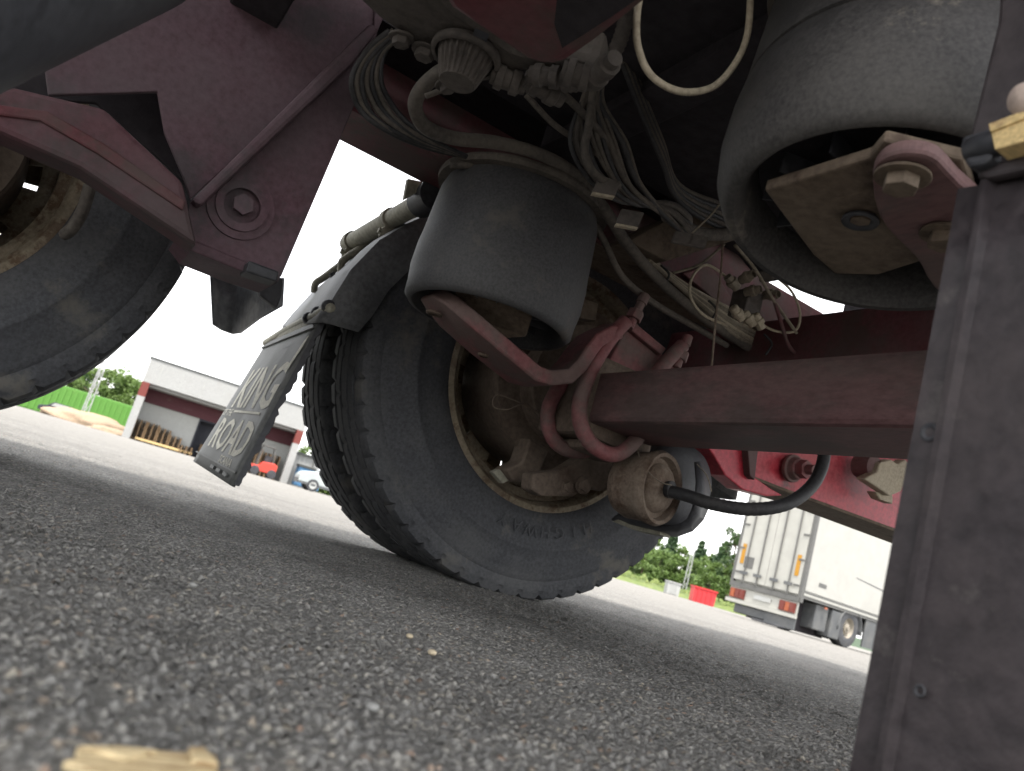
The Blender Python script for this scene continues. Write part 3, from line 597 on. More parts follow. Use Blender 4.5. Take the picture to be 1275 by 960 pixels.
hose([(740, 100, .92), (734, 150, .93), (728, 190, .94), (742, 218, .95), (770, 232, .97)], .006, HOSE, 'cable')
hose([(655, 118, 1.0), (690, 155, 1.0), (730, 182, 1.0), (762, 205, 1.0)], .0045, HOSE, 'cable')
hose([(585, 98, .97), (560, 108, .98), (530, 120, .99)], .004, HOSE, 'cable')
hose([(690, 108, .92), (720, 135, .95), (752, 172, .97), (775, 215, 1.0)], .006, HOSE, 'cable')
for i in range(6):       # more cables right of the loops
    k = i-2.5
    hose([(775, 60+k*8, 1.0), (800, 130+k*6, 1.02), (825, 190+k*5, 1.04), (845, 240+k*4, 1.06), (900, 270+k*6, 1.1), (960, 290+k*4, 1.15)], .0045, HOSEK if i % 2 else HOSE, 'cable')
hose([(830, 268, 1.05), (870, 290, 1.08), (915, 292, 1.1), (960, 296, 1.12)], .012, HOSE, 'pipe')
hose([(862, 290, 1.0), (885, 268, 1.0), (902, 250, 1.0), (915, 262, 1.02), (925, 290, 1.05)], .0016, WIRE, 'thin_wire')
for q, s_ in (((785, 271), 1), ((756, 232), 1), ((850, 296), .8), ((870, 300), .8)):   # taped cable ends
    c = at(*q, Y=.95); g_ = G(); u_ = V((.8, -.4, .1)).normalized(); w_ = V((.2, .1, 1)).normalized()
    P_ = [c+u_*a*.017*s_+w_*b*.014*s_ for a, b in ((-1, -1), (1, -1), (1, 1), (-1, 1))]; g_.slab(P_, V((.3, .9, 0))*.008); 
    g_.out('cable_tag', CAST, T, bevel=.001)
    if s_ == 1:
        P_ = [c+u_*a*.0165+w_*b*.014 for a, b in ((-1, -1.35), (1, -1.35), (1, -1.02), (-1, -1.02))]; G().slab(P_, V((.3, .9, 0))*.008).out('tag_edge', HOSEB, T)
# bundle along the rail
random.seed(5)
for i in range(9):
    k = i-4
    hose([(806+k, 320+k*2, 1.28), (835+k*1.5, 345+k*2, 1.30), (870+k, 372+k*2.6, 1.32), (912-k, 400+k*3, 1.33), (952-k*2, 422+k*3, 1.35), (996-k, 446+k*1.5, 1.36)], .0042, WIRE if i % 3 else HOSEB, 'cable')
for q in ((827, 342), (886, 386), (955, 428)):
    hose([(q[0]-4, q[1]-12, 1.27), (q[0]+6, q[1], 1.26), (q[0]-2, q[1]+14, 1.27)], .0025, HOSEK, 'cable_tie')
hose([(838, 340, 1.24), (870, 330, 1.22), (893, 312, 1.2), (902, 304, 1.2)], .0028, WIRE, 'cable')
hose([(905, 345, 1.2), (880, 330, 1.2), (862, 345, 1.2), (860, 370, 1.2), (876, 392, 1.22), (905, 405, 1.25)], .003, HOSEB, 'cable')
hose([(900, 304, 1.1), (897, 345, 1.1), (891, 400, 1.1), (886, 456, 1.1)], .0022, RUSTY, 'thin_rod')
hose([(960, 340, 1.15), (985, 362, 1.15), (996, 390, 1.16), (990, 412, 1.18), (965, 412, 1.2), (942, 400, 1.22)], .0028, HOSEB, 'cable')
hose([(915, 305, 1.15), (940, 335, 1.16), (962, 372, 1.17), (980, 398, 1.18), (992, 415, 1.18)], .0036, WIRE, 'cable')
hose([(962, 368, 1.17), (972, 400, 1.18), (982, 430, 1.2), (996, 445, 1.22)], .0042, RED, 'cable')
vb = bpy.data.objects.new('levelling_valve', None); COL.objects.link(vb); vb.parent = T
c = at(930, 380, Y=1.22)
g_ = G(); g_.box((c.x-.022, c.y-.02, c.z-.03), (c.x+.024, c.y+.03, c.z+.03)); g_.lathe([(.0001, 0), (.014, 0), (.014, .03), (.0001, .03)], at(945, 345, Y=1.22), (.5, -.8, .3), 10); g_.out('valve_body', CAST, vb, bevel=.004)
for q, d in (((960, 367), (.2, -1, 0)), ((932, 397), (.8, -.2, -.6)), ((918, 390), (.9, 0, -.4)), ((944, 400), (.8, 0, -.6)), ((912, 352), (-.8, 0, .3)), ((937, 362), (.3, -1, .2)), ((930, 345), (0, -1, .3))):
    c = at(q[0], q[1], Y=1.19)
    g_ = G(); g_.lathe([(.006, -.018), (.010, -.016), (.010, -.004), (.0125, -.003), (.0125, .006), (.009, .007), (.009, .018), (.0075, .018)], c, d, 12, closed=True); g_.out('fitting', HOSEB if q[1] > 380 else WIRE, vb, smooth=True, auto=30)
# ---- top: housing, ribbed cap, red pan
hs = bpy.data.objects.new('gear_housing', None); COL.objects.link(hs); hs.parent = T
g_ = G(); g_.slab(px([(410, -30), (530, -30), (575, 15), (640, 60), (745, 82), (748, 104), (715, 112), (655, 92), (620, 100), (575, 92), (530, 70), (470, 25)], Z=.64), (0, 0, .05)); g_.out('casting', CAST, hs, bevel=.012)
c = at(581, 66, Z=.634); 
def fr(k, j, r): return r*(1.0 if k % 4 < 2 else .90) if j in (2, 3) else r
G().lathe([(.0001, -.040), (.021, -.040), (.0235, -.036), (.0335, -.004), (.0335, 0)], c, (0, 0, 1), 96, fr=fr).out('ribbed_cap', CAST, hs)
G().lathe([(.035, .002), (.041, .002), (.042, -.004), (.041, -.008), (.036, -.008)], c, (0, 0, 1), 48).out('cap_collar', CAST, hs, smooth=True)
G().slab(px([(589, 43), (606, 52), (604, 58), (587, 48)], Z=.632), (0, 0, .01)).out('casting_slot', BLACK, hs)
for q, r_, dd in (((530, 62), .010, (0, 0, -1)), ((500, 45), .009, (.2, 0, -1)), ((556, 103), .009, (.5, -.2, -1))):
    G().bolt(at(*q, Z=.635), dd, r_, .012).out('casting_bolt', CAST, hs, bevel=.001)
for pth, r_ in (([(612, 92), (632, 100), (655, 108)], .0135), ([(655, 100), (676, 112), (700, 126)], .0115), ([(700, 88), (722, 100), (742, 100)], .0145), ([(735, 104), (752, 92), (766, 72)], .012), ([(660, 92), (680, 98), (705, 98)], .012)):
    a_, b_, c_ = (at(*q, Z=.628) for q in pth); d_ = c_-a_; l_ = d_.length
    G().lathe([(.0001, 0), (r_*.8, 0), (r_*.85, l_*.12), (r_*1.1, l_*.14), (r_*1.15, l_*.34), (r_*.9, l_*.36), (r_*.88, l_*.55), (r_*1.12, l_*.58), (r_*1.1, l_*.8), (r_*.8, l_*.84), (r_*.75, l_), (.0001, l_)], a_, d_, 18).out('pipe_coupling', CAST, hs, smooth=True, auto=30)
pn = px([(515, -60), (560, 12), (610, 46), (655, 76), (672, 82), (690, 83), (706, 78), (740, 55), (800, 8), (880, -60)], Z=.585)
G().slab(pn, (0, 0, .07)).out('red_pan', RED, T, bevel=.010)
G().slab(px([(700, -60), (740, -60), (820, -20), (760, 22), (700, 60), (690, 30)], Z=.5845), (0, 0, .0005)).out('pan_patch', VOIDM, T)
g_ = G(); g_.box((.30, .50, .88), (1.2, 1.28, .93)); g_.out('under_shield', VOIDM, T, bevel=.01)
# dark tank at the upper left
a_ = at(-120, 177, Y=.62); b_ = at(225, 6, Y=.86); d = (b_-a_).normalized(); nn_ = d.cross(((a_+b_)/2-CAMPOS).normalized()); nn_ = nn_ if nn_.z > 0 else -nn_; ln_ = (b_-a_).length
G().lathe([(.0001, -.3), (.11, -.28), (.13, -.22), (.13, ln_-.02), (.12, ln_+.012), (.10, ln_+.03), (.0001, ln_+.035)], a_+nn_.normalized()*.13, d, 64).out('air_tank', BLACK, T, smooth=True, auto=50)

# ---- black panel at the right
pn = bpy.data.objects.new('black_panel', None); COL.objects.link(pn); pn.parent = T
XP = .46
le = at(1125, 600, X=XP).y; ri = at(1164, 600, X=XP).y
prof = [(XP+.018, le+.001), (XP+.006, le), (XP, le-.002), (XP+.002, ri+.003), (XP-.0035, ri+.0012), (XP-.0035, ri-.0012), (XP+.003, ri-.004), (XP+.006, ri-.08), (XP+.004, ri-.20), (XP+.03, ri-.30)]
zs = [.005, .05, .12, .2, .28, .36, .418]; vs = []; fs = []
for z in zs:
    for i, (x, y) in enumerate(prof): vs.append(V((x, y, z)))
m_ = len(prof)
for i in range(len(zs)-1):
    for j in range(m_-1): fs.append((i*m_+j, i*m_+j+1, (i+1)*m_+j+1, (i+1)*m_+j))
new('panel_sheet', vs, fs, PANEL, pn, smooth=True, solid=.004, auto=50)
g_ = G(); g_.slab(px([(1206, 168), (1240, 30), (1246, -40), (1330, -40), (1330, 220), (1215, 222)], X=XP+.012), (.02, 0, 0)); g_.out('upper_panel', PANEL, pn, bevel=.004)
# lip: rounded rubber bar with end
g_ = G(); P_ = [at(1208, 188, X=XP-.012), at(1240, 178, X=XP-.014), at(1330, 148, X=XP-.016)]
g_.tube(P_, .0088, 14, smooth=False); g_.out('rubber_lip', BLACK, pn, smooth=True)
g_ = G(); g_.slab(px([(1196, 170), (1232, 158), (1236, 196), (1225, 204), (1205, 208), (1197, 195)], X=XP-.016), (.014, 0, 0)); g_.out('lip_end', BLACK, pn, bevel=.004)
g_ = G(); g_.slab(px([(1210, 210), (1330, 172), (1330, 200), (1226, 222)], X=XP-.008), (.01, 0, 0)); g_.out('fold_strip', PANEL, pn, bevel=.003)
g_ = G(); g_.slab(px([(1230, 154), (1340, 112), (1340, 122), (1232, 164)], X=XP-.026), (.02, 0, 0)); g_.out('wood_strip', WOOD, pn, bevel=.001)
g_ = G(); g_.slab(px([(1233, 163), (1340, 122), (1340, 158), (1238, 186)], X=XP-.024), (.016, 0, 0)); g_.out('wood_block', WOOD, pn, bevel=.001)
G().lathe([(.0001, 0), (.009, .001), (.011, .006), (.011, .03), (.0001, .03)], at(1268, 122, X=XP-.03), (.9, -.2, .3), 24).out('pale_cap', KNOB, pn, smooth=True)
for q, r_ in (((1157, 538), .0050), ((1145, 860), .003)):
    G().lathe([(r_*.6, -.0005), (r_, .0012), (r_*1.25, 0)], at(*q, X=XP-.001), (-1, 0, 0), 20).out('panel_rivet', BLACK, pn, smooth=True)

# ================================================================== wood splinter and grit
sp = root('wood_splinter', 'yellow split piece of wood lying on the asphalt close to the camera', 'wood', (.07, .325, 0))
def gp(x, y, z): return at(x, y, Z=z)
for P_, h in (([(78, 945), (150, 930), (270, 938), (278, 990), (170, 990), (120, 962)], .0045), ([(95, 926), (150, 927), (200, 932), (160, 942)], .006), ([(235, 928), (255, 928), (275, 950), (240, 945)], .0065)):
    vs = [gp(x, y, h) for x, y in P_]; G().slab(vs, (0, 0, -h+.001)).out('splinter', CHIP, sp, bevel=.0012)
def pebble(name, label, q, r, m):
    c = at(*q, Z=r*.6); rng_ = random.Random(q[0]); bm = bmesh.new(); bmesh.ops.create_icosphere(bm, subdivisions=2, radius=r)
    for v in bm.verts: v.co *= 1+.25*mnoise.noise(v.co*90+V((q[0], 0, 0))); v.co.z *= .6
    me = bpy.data.meshes.new(name); bm.to_mesh(me); bm.free(); me.materials.append(m); o = bpy.data.objects.new(name, me); COL.objects.link(o); o.location = c; o['label'] = label; o['category'] = 'stone'
PB = mat('pale_stone', (.45, .38, .27), .8); PC = mat('red_stone', (.38, .14, .10), .8); PD = mat('grey_stone', (.27, .27, .26), .8)
pebble('pebble', 'pale tan pebble on the shaded asphalt straight above the splinter', (240, 728), .0035, PD)
pebble('pebble', 'pale pebble in the middle of the shaded asphalt', (510, 792), .0035, PB)
pebble('pebble', 'pale yellow pebble below the twin tyres', (538, 812), .004, PB)
pebble('pebble', 'white pebble near the bottom edge', (465, 880), .004, PD)
#BACKGROUND
# ================================================================== background
WHITE = mat('white_render', (0.311, 0.315, 0.311), .8, .25, (0.260, 0.256, 0.244), 2, .05, 30)
WALLG = mat('wall_cladding', (0.353, 0.361, 0.349), .8, .2, (0.302, 0.294, 0.277), 2, .05, 30)
MARB = mat('maroon_band', (0.071, 0.018, 0.025), .7, .1, scale=2, bump=0)
ORB = mat('orange_red_paint', (.15, .034, .028), .7, .1, scale=2, bump=0)
ROOFD = mat('roof_trim', (.05, .055, .055), .7, 0, scale=2, bump=0)
DARKD = mat('dark_interior', (.03, .032, .042), .8, 0, scale=2, bump=0)
PALW = mat('pallet_wood', (0.160, 0.105, 0.059), .9, .3, (0.294, 0.210, 0.126), 3, 0, var=.4)
FKR = mat('forklift_red', (0.521, 0.050, 0.034), .45, 0, scale=4, bump=0)
BLUEC = mat('blue_container_paint', (0.050, 0.143, 0.269), .6, .3, (0.210, 0.252, 0.277), 2, 0)
LIMEC = mat('lime_container_paint', (0.084, 0.227, 0.034), .6, .15, (0.168, 0.235, 0.084), 1, 0)
VANW = mat('van_paint', (0.353, 0.386, 0.386), .3, .1, scale=3, bump=0)
GLASSG = mat('dark_glass', (.03, .06, .05), .1, 0, scale=3, bump=0, spec=.6)
TRW = mat('trailer_white', (0.353, 0.349, 0.319), .45, .12, (0.260, 0.252, 0.223), .8, 0, 3, var=.06)
TRS = mat('trailer_side_white', (0.353, 0.349, 0.323), .4, .12, (0.252, 0.244, 0.218), .5, 0, 3, var=.05)
TRG = mat('trailer_trim_grey', (0.101, 0.101, 0.097), .6, .3, (0.168, 0.160, 0.147), 2, 0)
YEL = mat('reflector_yellow', (0.378, 0.185, 0.013), .5, .1, scale=5, bump=0)
LAMPR = mat('rear_lamp_red', (0.134, 0.025, 0.017), .35, .1, scale=5, bump=0)
LAMPO = mat('rear_lamp_orange', (.28, .07, .025), .35, .1, scale=5, bump=0)
BUMP = mat('bumper_grey', (0.084, 0.088, 0.092), .6, .4, (0.168, 0.168, 0.160), 3, 0)
REDC = mat('red_skip_paint', (0.521, 0.029, 0.034), .5, .1, scale=2, bump=0)
GREYB = mat('pale_grey_skip', (0.353, 0.361, 0.353), .7, .2, scale=2, bump=0)
MASTM = mat('mast_metal', (0.378, 0.386, 0.386), .6, 0, scale=2, bump=0)
SAND = mat('sand', (0.302, 0.227, 0.160), .95, .3, (0.252, 0.210, 0.168), 1, .4, 12)
LEAFM = {}
def leafmat(name, a, b):
    m = bpy.data.materials.new(name); m.use_nodes = True; t = m.node_tree; bs = t.nodes['Principled BSDF']
    tc = t.nodes.new('ShaderNodeTexCoord'); n = t.nodes.new('ShaderNodeTexNoise'); n.inputs['Scale'].default_value = 1.6; n.inputs['Detail'].default_value = 4
    t.links.new(tc.outputs['Object'], n.inputs['Vector']); r = t.nodes.new('ShaderNodeValToRGB'); r.color_ramp.elements[0].position = .35; r.color_ramp.elements[1].position = .65
    r.color_ramp.elements[0].color = (*a, 1); r.color_ramp.elements[1].color = (*b, 1); t.links.new(n.outputs['Fac'], r.inputs[0]); t.links.new(r.outputs[0], bs.inputs['Base Color'])
    bs.inputs['Roughness'].default_value = .6; bs.inputs['Transmission Weight'].default_value = 0
    tr = t.nodes.new('ShaderNodeBsdfTranslucent'); t.links.new(r.outputs[0], tr.inputs['Color']); mxs = t.nodes.new('ShaderNodeMixShader'); mxs.inputs[0].default_value = .35
    t.links.new(bs.outputs[0], mxs.inputs[1]); t.links.new(tr.outputs[0], mxs.inputs[2]); t.links.new(mxs.outputs[0], t.nodes['Material Output'].inputs['Surface'])
    return m
LF1 = leafmat('birch_leaves', (.085, .145, .035), (.15, .225, .06)); LF2 = leafmat('spruce_needles', (.028, .065, .028), (.06, .11, .04)); LF3 = leafmat('pine_needles', (.035, .075, .025), (.08, .13, .04)); LFG = leafmat('grass_blades', (.11, .17, .035), (.20, .24, .065))
BARK = mat('bark', (.12, .085, .06), .9, 0, scale=8, bump=.3)
def clumps(cs, n, lr, size, rnd):
    vs = []; fs = []
    for c, cr_ in cs:
        for _ in range(n):
            d = V((rnd.gauss(0, 1), rnd.gauss(0, 1), rnd.gauss(0, 1))).normalized()*cr_*rnd.uniform(.45, 1.05); d.z *= .75; p = c+d
            u = V((rnd.gauss(0, 1), rnd.gauss(0, 1), rnd.gauss(0, .7))).normalized(); w = u.orthogonal().normalized(); w = (w*rnd.uniform(-1, 1)+u.cross(w)*rnd.uniform(-1, 1)).normalized(); s_ = size*rnd.uniform(.6, 1.3)
            k = len(vs); vs += [p-u*s_, p+w*s_*.6, p+u*s_, p-w*s_*.6]; fs.append((k, k+1, k+2, k+3))
    return vs, fs
def tree(kind, label, base, h, w, seed, group=None):
    rnd = random.Random(seed); nm = {'birch': 'birch_tree', 'spruce': 'spruce_tree', 'pine': 'pine_tree'}[kind]
    r_ = root(nm, label, 'tree', tuple(base), group)
    g_ = G(); lean = V((rnd.uniform(-.03, .03), rnd.uniform(-.03, .03), 1)); tp = base+lean*h*.93
    g_.tube([base, base.lerp(tp, .5)+V((rnd.uniform(-.1, .1), rnd.uniform(-.1, .1), 0)), tp], (h*.022, h*.004), 7, 4)
    cs = []
    if kind == 'birch':
        for i in range(34):
            t = rnd.uniform(.12, 1); a = rnd.uniform(0, 6.28); rad = w*.5*math.sin(min(1, t*1.05+.12)*math.pi*.93)**.6*rnd.uniform(.35, 1); c = base.lerp(tp, t)+V((math.cos(a)*rad, math.sin(a)*rad, rnd.uniform(-.2, .2)))
            cs.append((c, rnd.uniform(.09, .19)*w)); 
            if i % 3 == 0: g_.tube([base.lerp(tp, max(.1, t-.15)), c], (h*.008, h*.002), 5, 1, smooth=False)
        n, sz, lm = 62, .0, LF1
    elif kind == 'spruce':
        for i in range(46):
            t = i/46; a = i*2.4+rnd.uniform(-.4, .4); rad = w*.5*(1-t)**.8*rnd.uniform(.6, 1.1); c = base.lerp(base+lean*h, .06+.94*t)+V((math.cos(a)*rad*.62, math.sin(a)*rad*.62, -rad*.15))
            cs.append((c, max(.22, rad*.62+.12)))
        n, sz, lm = 80, 0, LF2
    else:
        for i in range(18):
            t = rnd.uniform(.45, 1.03); a = rnd.uniform(0, 6.28); rad = w*.5*rnd.uniform(.3, 1)*(1.25-t*.8); c = base.lerp(tp, t)+V((math.cos(a)*rad, math.sin(a)*rad, 0))
            cs.append((c, rnd.uniform(.08, .15)*w)); g_.tube([base.lerp(tp, t-.06), c], (h*.007, h*.003), 5, 1, smooth=False)
        n, sz, lm = 75, 0, LF3
    g_.out('trunk', BARK, r_, smooth=True)
    vs, fs = clumps(cs, n, 1, .028*w+.05, rnd); new('crown', vs, fs, lm, r_)
    return r_
def gd(x, y, D, dz=0):      # ground point under the photograph direction at horizontal distance D
    p = at(x, y, D=D); p.z = dz; return p
# ---- warehouse
LB, RB = gd(150, 546, 60), gd(357, 602, 60.5); U = (RB-LB).normalized(); WW = (RB-LB).length; UP = V((0, 0, 1)); DP = V((-U.y, U.x, 0))
if DP.y < 0: DP = -DP
def wf(u, v, d=0): return LB+U*u+UP*v+DP*d
wh = root('warehouse', 'low white warehouse with a maroon band, open loading bay and dark doorway', 'building', tuple(LB))
def wbox(name, u0, u1, v0, v1, d0, d1, m, par=None, **k):
    g_ = G(); g_.box((u0, v0, d0), (u1, v1, d1), M=lambda q: wf(q.x, q.y, q.z)); return g_.out(name, m, par or wh, **k)
HT = 5.6
wbox('parapet', 0, WW, 3.95, HT, 0, .35, WHITE)
for i in range(9): wbox('panel_joint', .9+i*1.45, .93+i*1.45, 3.96, HT-.01, -.012, -.003, WALLG)
wbox('roof_edge', -.06, WW+.06, HT+.002, HT+.12, -.05, 9, ROOFD)
wbox('side_pillar', 0, .5, 0, 2.95, 0, .6, WHITE); wbox('pillar_cap', 0, .5, 2.953, 3.947, 0, .6, ORB)
wbox('side_pillar', WW-.5, WW, 0, 2.95, 0, .6, WHITE); wbox('pillar_cap', WW-.5, WW, 2.953, 3.947, 0, .6, ORB)
wbox('side_wall', 0, .25, 0, HT-.01, .603, 8.99, WHITE); wbox('side_wall', WW-.25, WW, 0, HT-.01, .603, 8.99, WHITE)
wbox('bay_ceiling', .253, WW-.253, 3.75, 3.945, .603, 2.6, WHITE)
DU0, DU1 = 4.35, 7.35
wbox('back_wall', .253, DU0, 0, 3.74, 2.6, 2.75, WALLG); wbox('back_wall', DU1, WW-.253, 0, 3.74, 2.6, 2.75, WALLG); wbox('back_wall', DU0+.002, DU1-.002, 2.75, 3.74, 2.6, 2.75, WALLG)
wbox('maroon_fascia', .26, WW-.26, 2.76, 3.72, 2.45, 2.595, MARB)
wbox('doorway', DU0+.003, DU1-.003, 0.002, 2.747, 3.6, 3.7, DARKD); wbox('door_jamb', DU0-.003, DU0+.12, .0, 2.76, 2.56, 3.6, DARKD); wbox('door_jamb', DU1-.12, DU1+.003, .0, 2.76, 2.56, 3.6, DARKD)
wbox('door_lintel', DU0+.125, DU1-.125, 2.62, 2.745, 2.57, 3.59, DARKD)
for i, (u, v) in enumerate(((5.0, 2.3), (5.7, .7))): wbox('stacked_goods', u, u+.9, .004, v*.45, 3.2, 3.55, PALW)
wbox('wall_back', 0, WW, 0, HT, 9, 9.2, WHITE)
wbox('roof_deck', .26, WW-.26, 5.3, 5.4, .36, 8.9, ROOFD)
g_ = G(); g_.box((WW+.01, 0, 1.5), (WW+2.3, 2.35, 6), M=lambda q: wf(q.x, q.y, q.z)); 
an = root('annex_shed', 'small white ribbed shed with a dark flat roof beside the warehouse', 'shed', tuple(wf(WW+1, 0, 2)))
g_.out('wall', WHITE, an); wbox('roof', WW+.0105, WW+2.5, 2.353, 2.5, 1.3, 6.1, ROOFD, an)
for i in range(7): wbox('wall_rib', WW+.2+i*.32, WW+.26+i*.32, .0, 2.345, 1.46, 1.497, WALLG, an)
wbox('drain_pipe', WW+1.55, WW+1.63, .9, 2.2, 1.36, 1.44, TRG, an)
# ---- pallets
def pallet_mesh():
    g_ = G()
    for i in range(5): g_.box((-.6, -.4+i*.175, .122), (.6, -.4+i*.175+.1, .144))
    for i in range(3): g_.box((-.6, -.4+i*.35, 0), (.6, -.4+i*.35+.1, .022)); 
    for i in range(3):
        for j in range(3): g_.box((-.6+i*.5275, -.4+j*.35, .022), (-.6+i*.5275+.145, -.4+j*.35+.1, .122))
    me = bpy.data.meshes.new('pallet'); me.from_pydata([tuple(v) for v in g_.v], [], g_.f); me.materials.append(PALW); return me
PM = pallet_mesh(); ang = math.atan2(U.y, U.x)
def pallets(u, d, n, label, group, rot=0):
    for k in range(n):
        o = bpy.data.objects.new('pallet', PM); COL.objects.link(o); p = wf(u, 0.002, d); o.location = p+V((0, 0, k*.146)); o.rotation_euler = (0, 0, ang+rot+random.uniform(-.03, .03)); o['label'] = label; o['category'] = 'pallet'; o['group'] = group
ORD = ['first', 'second', 'third', 'fourth', 'fifth']
for i, n in enumerate((10, 10, 9, 7)): pallets(.80+i*.82, 1.9, n, 'wooden pallet in the '+ORD[i]+' tall stack from the left in the warehouse bay', 'pallets stacked left of the doorway', math.pi/2)
for i, n in enumerate((4, 2)): pallets(4.15, 1.95-1.25*i, n, ('wooden pallet in the low stack just left of the dark doorway', 'wooden pallet in the lowest pile behind the low stack by the doorway')[i], 'pallets in the low stacks', math.pi/2)
for i, n in enumerate((13, 12, 12)): pallets(WW-2.55+i*.66, 1.7, n, 'wooden pallet in the '+ORD[i]+' stack right of the red forklift', 'pallets right of the forklift', math.pi/2)
pk = wbox('timber_beam', .8, 4.6, .1, .25, .9, 1.1, WOOD, wh)
# ---- forklift
fo = gd(322, 593, 59); FK = root('forklift', 'red forklift truck with a dark cab frame in front of the warehouse', 'forklift', tuple(fo))
def fl_(q): return fo+U*q.x+UP*q.y+DP*q.z
def fb_(name, lo, hi, m, **k): g_ = G(); g_.box(lo, hi, M=fl_); return g_.out(name, m, FK, **k)
g_ = G(); g_.slab([fl_(V(q)) for q in ((-.75, .32, -.5), (.95, .32, -.5), (.98, .95, -.5), (.72, 1.1, -.5), (-.1, 1.02, -.5), (-.25, .72, -.5), (-.75, .7, -.5))], DP*1.05); g_.out('body', FKR, FK, bevel=.05)
for u in (-.45, .72):
    for d in (-.55, .45): G().lathe([(.0001, 0), (.16, 0), (.30, .01), (.32, .05), (.32, .17), (.30, .2), (.0001, .2)], fl_(V((u, .32, d))), DP, 24).out('wheel', BLACK, FK, smooth=True, auto=40)
for u, d in ((-.45, -.45), (.62, -.45), (-.45, .5), (.62, .5)): G().tube([fl_(V((u, 1.0 if u > 0 else .7, d))), fl_(V((u*.75, 2.1, d)))], .035, 6, smooth=False).out('cab_post', TRG, FK)
fb_('cab_roof', (-.42, 2.1, -.52), (.55, 2.17, .55), TRG)
for d in (-.3, .25): fb_('mast_rail', (-.98, .1, d), (-.86, 2.25, d+.09), TRG)
fb_('mast_crossbar', (-.97, 1.5, -.3), (-.88, 1.6, .34), TRG); fb_('seat', (.0, 1.03, -.2), (.45, 1.5, .25), BLACK, bevel=.06)
for d in (-.35, .3): fb_('fork', (-1.9, .08, d), (-.98, .13, d+.1), BLACK)
# ---- blue container, van
bo = gd(372, 607, 60.5); BC = root('blue_container', 'blue waste container with a dark lid at the corner of the warehouse', 'container', tuple(bo))
def mkb(par, o, lo, hi, name, m, u=U, **k): 
    w_ = V((-u.y, u.x, 0)); g_ = G(); g_.box(lo, hi, M=lambda q: o+u*q.x+UP*q.y+w_*q.z); return g_.out(name, m, par, **k)
mkb(BC, bo, (-.5, .08, -.6), (1.3, 1.45, .8), 'bin_body', BLUEC, bevel=.06); mkb(BC, bo, (-.55, 1.455, -.65), (1.4, 1.62, .85), 'lid', ROOFD)
for i in range(4): mkb(BC, bo, (-.4+i*.42, .2, -.66), (-.32+i*.42, 1.35, -.603), 'rib', BLUEC)
mkb(BC, bo, (.55, .35, -.75), (1.0, 1.25, -.67), 'cardboard_stack', PALW)
vo = gd(376, 609, 46); VN = root('white_van', 'white van with dark side windows parked beside the blue container', 'van', tuple(vo))
vprof = [(0, .35), (.02, .75), (.25, .98), (1.0, 1.12), (1.9, 1.85), (2.3, 1.98), (5.2, 2.02), (5.35, .4)]
g_ = G(); g_.slab([vo+U*(a-.35)+UP*b for a, b in vprof], DP*1.9); g_.out('body', VANW, VN, bevel=.08)
g_ = G(); g_.slab([vo+U*(a-.35)+UP*b-DP*.012 for a, b in ((1.35, 1.2), (1.95, 1.72), (2.6, 1.76), (2.6, 1.18))], DP*.01); g_.out('side_window', GLASSG, VN)
g_ = G(); g_.slab([vo+U*(a-.35)+UP*b-DP*.012 for a, b in ((2.75, 1.18), (2.75, 1.76), (3.9, 1.76), (3.9, 1.18))], DP*.01); g_.out('side_window', GLASSG, VN)
g_ = G(); g_.slab([vo+U*(1.06-.35)+UP*1.2-DP*-.15-U*.02, vo+U*(1.86-.35)+UP*1.84+DP*.25-U*.02, vo+U*(1.86-.35)+UP*1.84+DP*1.65-U*.02, vo+U*(1.06-.35)+UP*1.2+DP*1.75-U*.02], UP*.02); g_.out('windscreen', GLASSG, VN)
for a in (.85, 4.2):
    for d in (-.03, 1.70):
        w_ = bpy.data.objects.new('wheel', None); COL.objects.link(w_); w_.parent = VN
        c = vo+U*(a-.35)+UP*.34+DP*d; G().lathe([(.20, 0), (.32, 0), (.34, .04), (.34, .18), (.32, .22), (.2, .22)], c, DP, 28, closed=True).out('tyre', BLACK, w_, smooth=True, auto=40); G().lathe([(.0001, .03), (.14, .01), (.2, .0), (.2, .2), (.0001, .2)], c, DP, 20).out('rim', GREYB, w_, smooth=True, auto=40)
mkb(VN, vo, (-.36, .3, .1), (-.30, .55, 1.8), 'bumper', BUMP); mkb(VN, vo, (-.3, .3, -.02), (5.0, .42, -.004), 'side_sill', BUMP)
# ---- lime container, sand, mast at left
lo_ = gd(42, 514, 84); LC = root('lime_container', 'large lime green ribbed container in front of the trees at the far left', 'container', tuple(lo_))
mkb(LC, lo_, (-3, 0, 0), (8.0, 2.9, 2.4), 'container_body', LIMEC, bevel=.05)
for i in range(22): mkb(LC, lo_, (-2.8+i*.49, .15, -.09), (-2.62+i*.49, 2.75, -.003), 'rib', LIMEC)
def heap(name, label, p, rx, ry, h, m, seed=1, cat='heap'):
    bm = bmesh.new(); bmesh.ops.create_icosphere(bm, subdivisions=4, radius=1); bmesh.ops.delete(bm, geom=[v for v in bm.verts if v.co.z < -.25], context='VERTS')
    for v in bm.verts:
        n_ = mnoise.noise(v.co*2.2+V((seed, 0, 0))); v.co = V((v.co.x*rx, v.co.y*ry, max(-.05, (v.co.z+.05))*h))*(1+.22*n_)
    me = bpy.data.meshes.new(name); bm.to_mesh(me); bm.free(); me.materials.append(m); o = bpy.data.objects.new(name, me); COL.objects.link(o); o.location = p; o.rotation_euler = (0, 0, ang); o['label'] = label; o['category'] = cat
    for f in me.polygons: f.use_smooth = True
heap('sand_heap', 'low heap of pale sand between lime container and warehouse', gd(112, 530, 66), 3.2, 1.6, .95, SAND)
heap('sand_heap', 'small flat spill of sand at the foot of the warehouse left corner', gd(140, 540, 62), 1.6, .9, .35, SAND, 3)
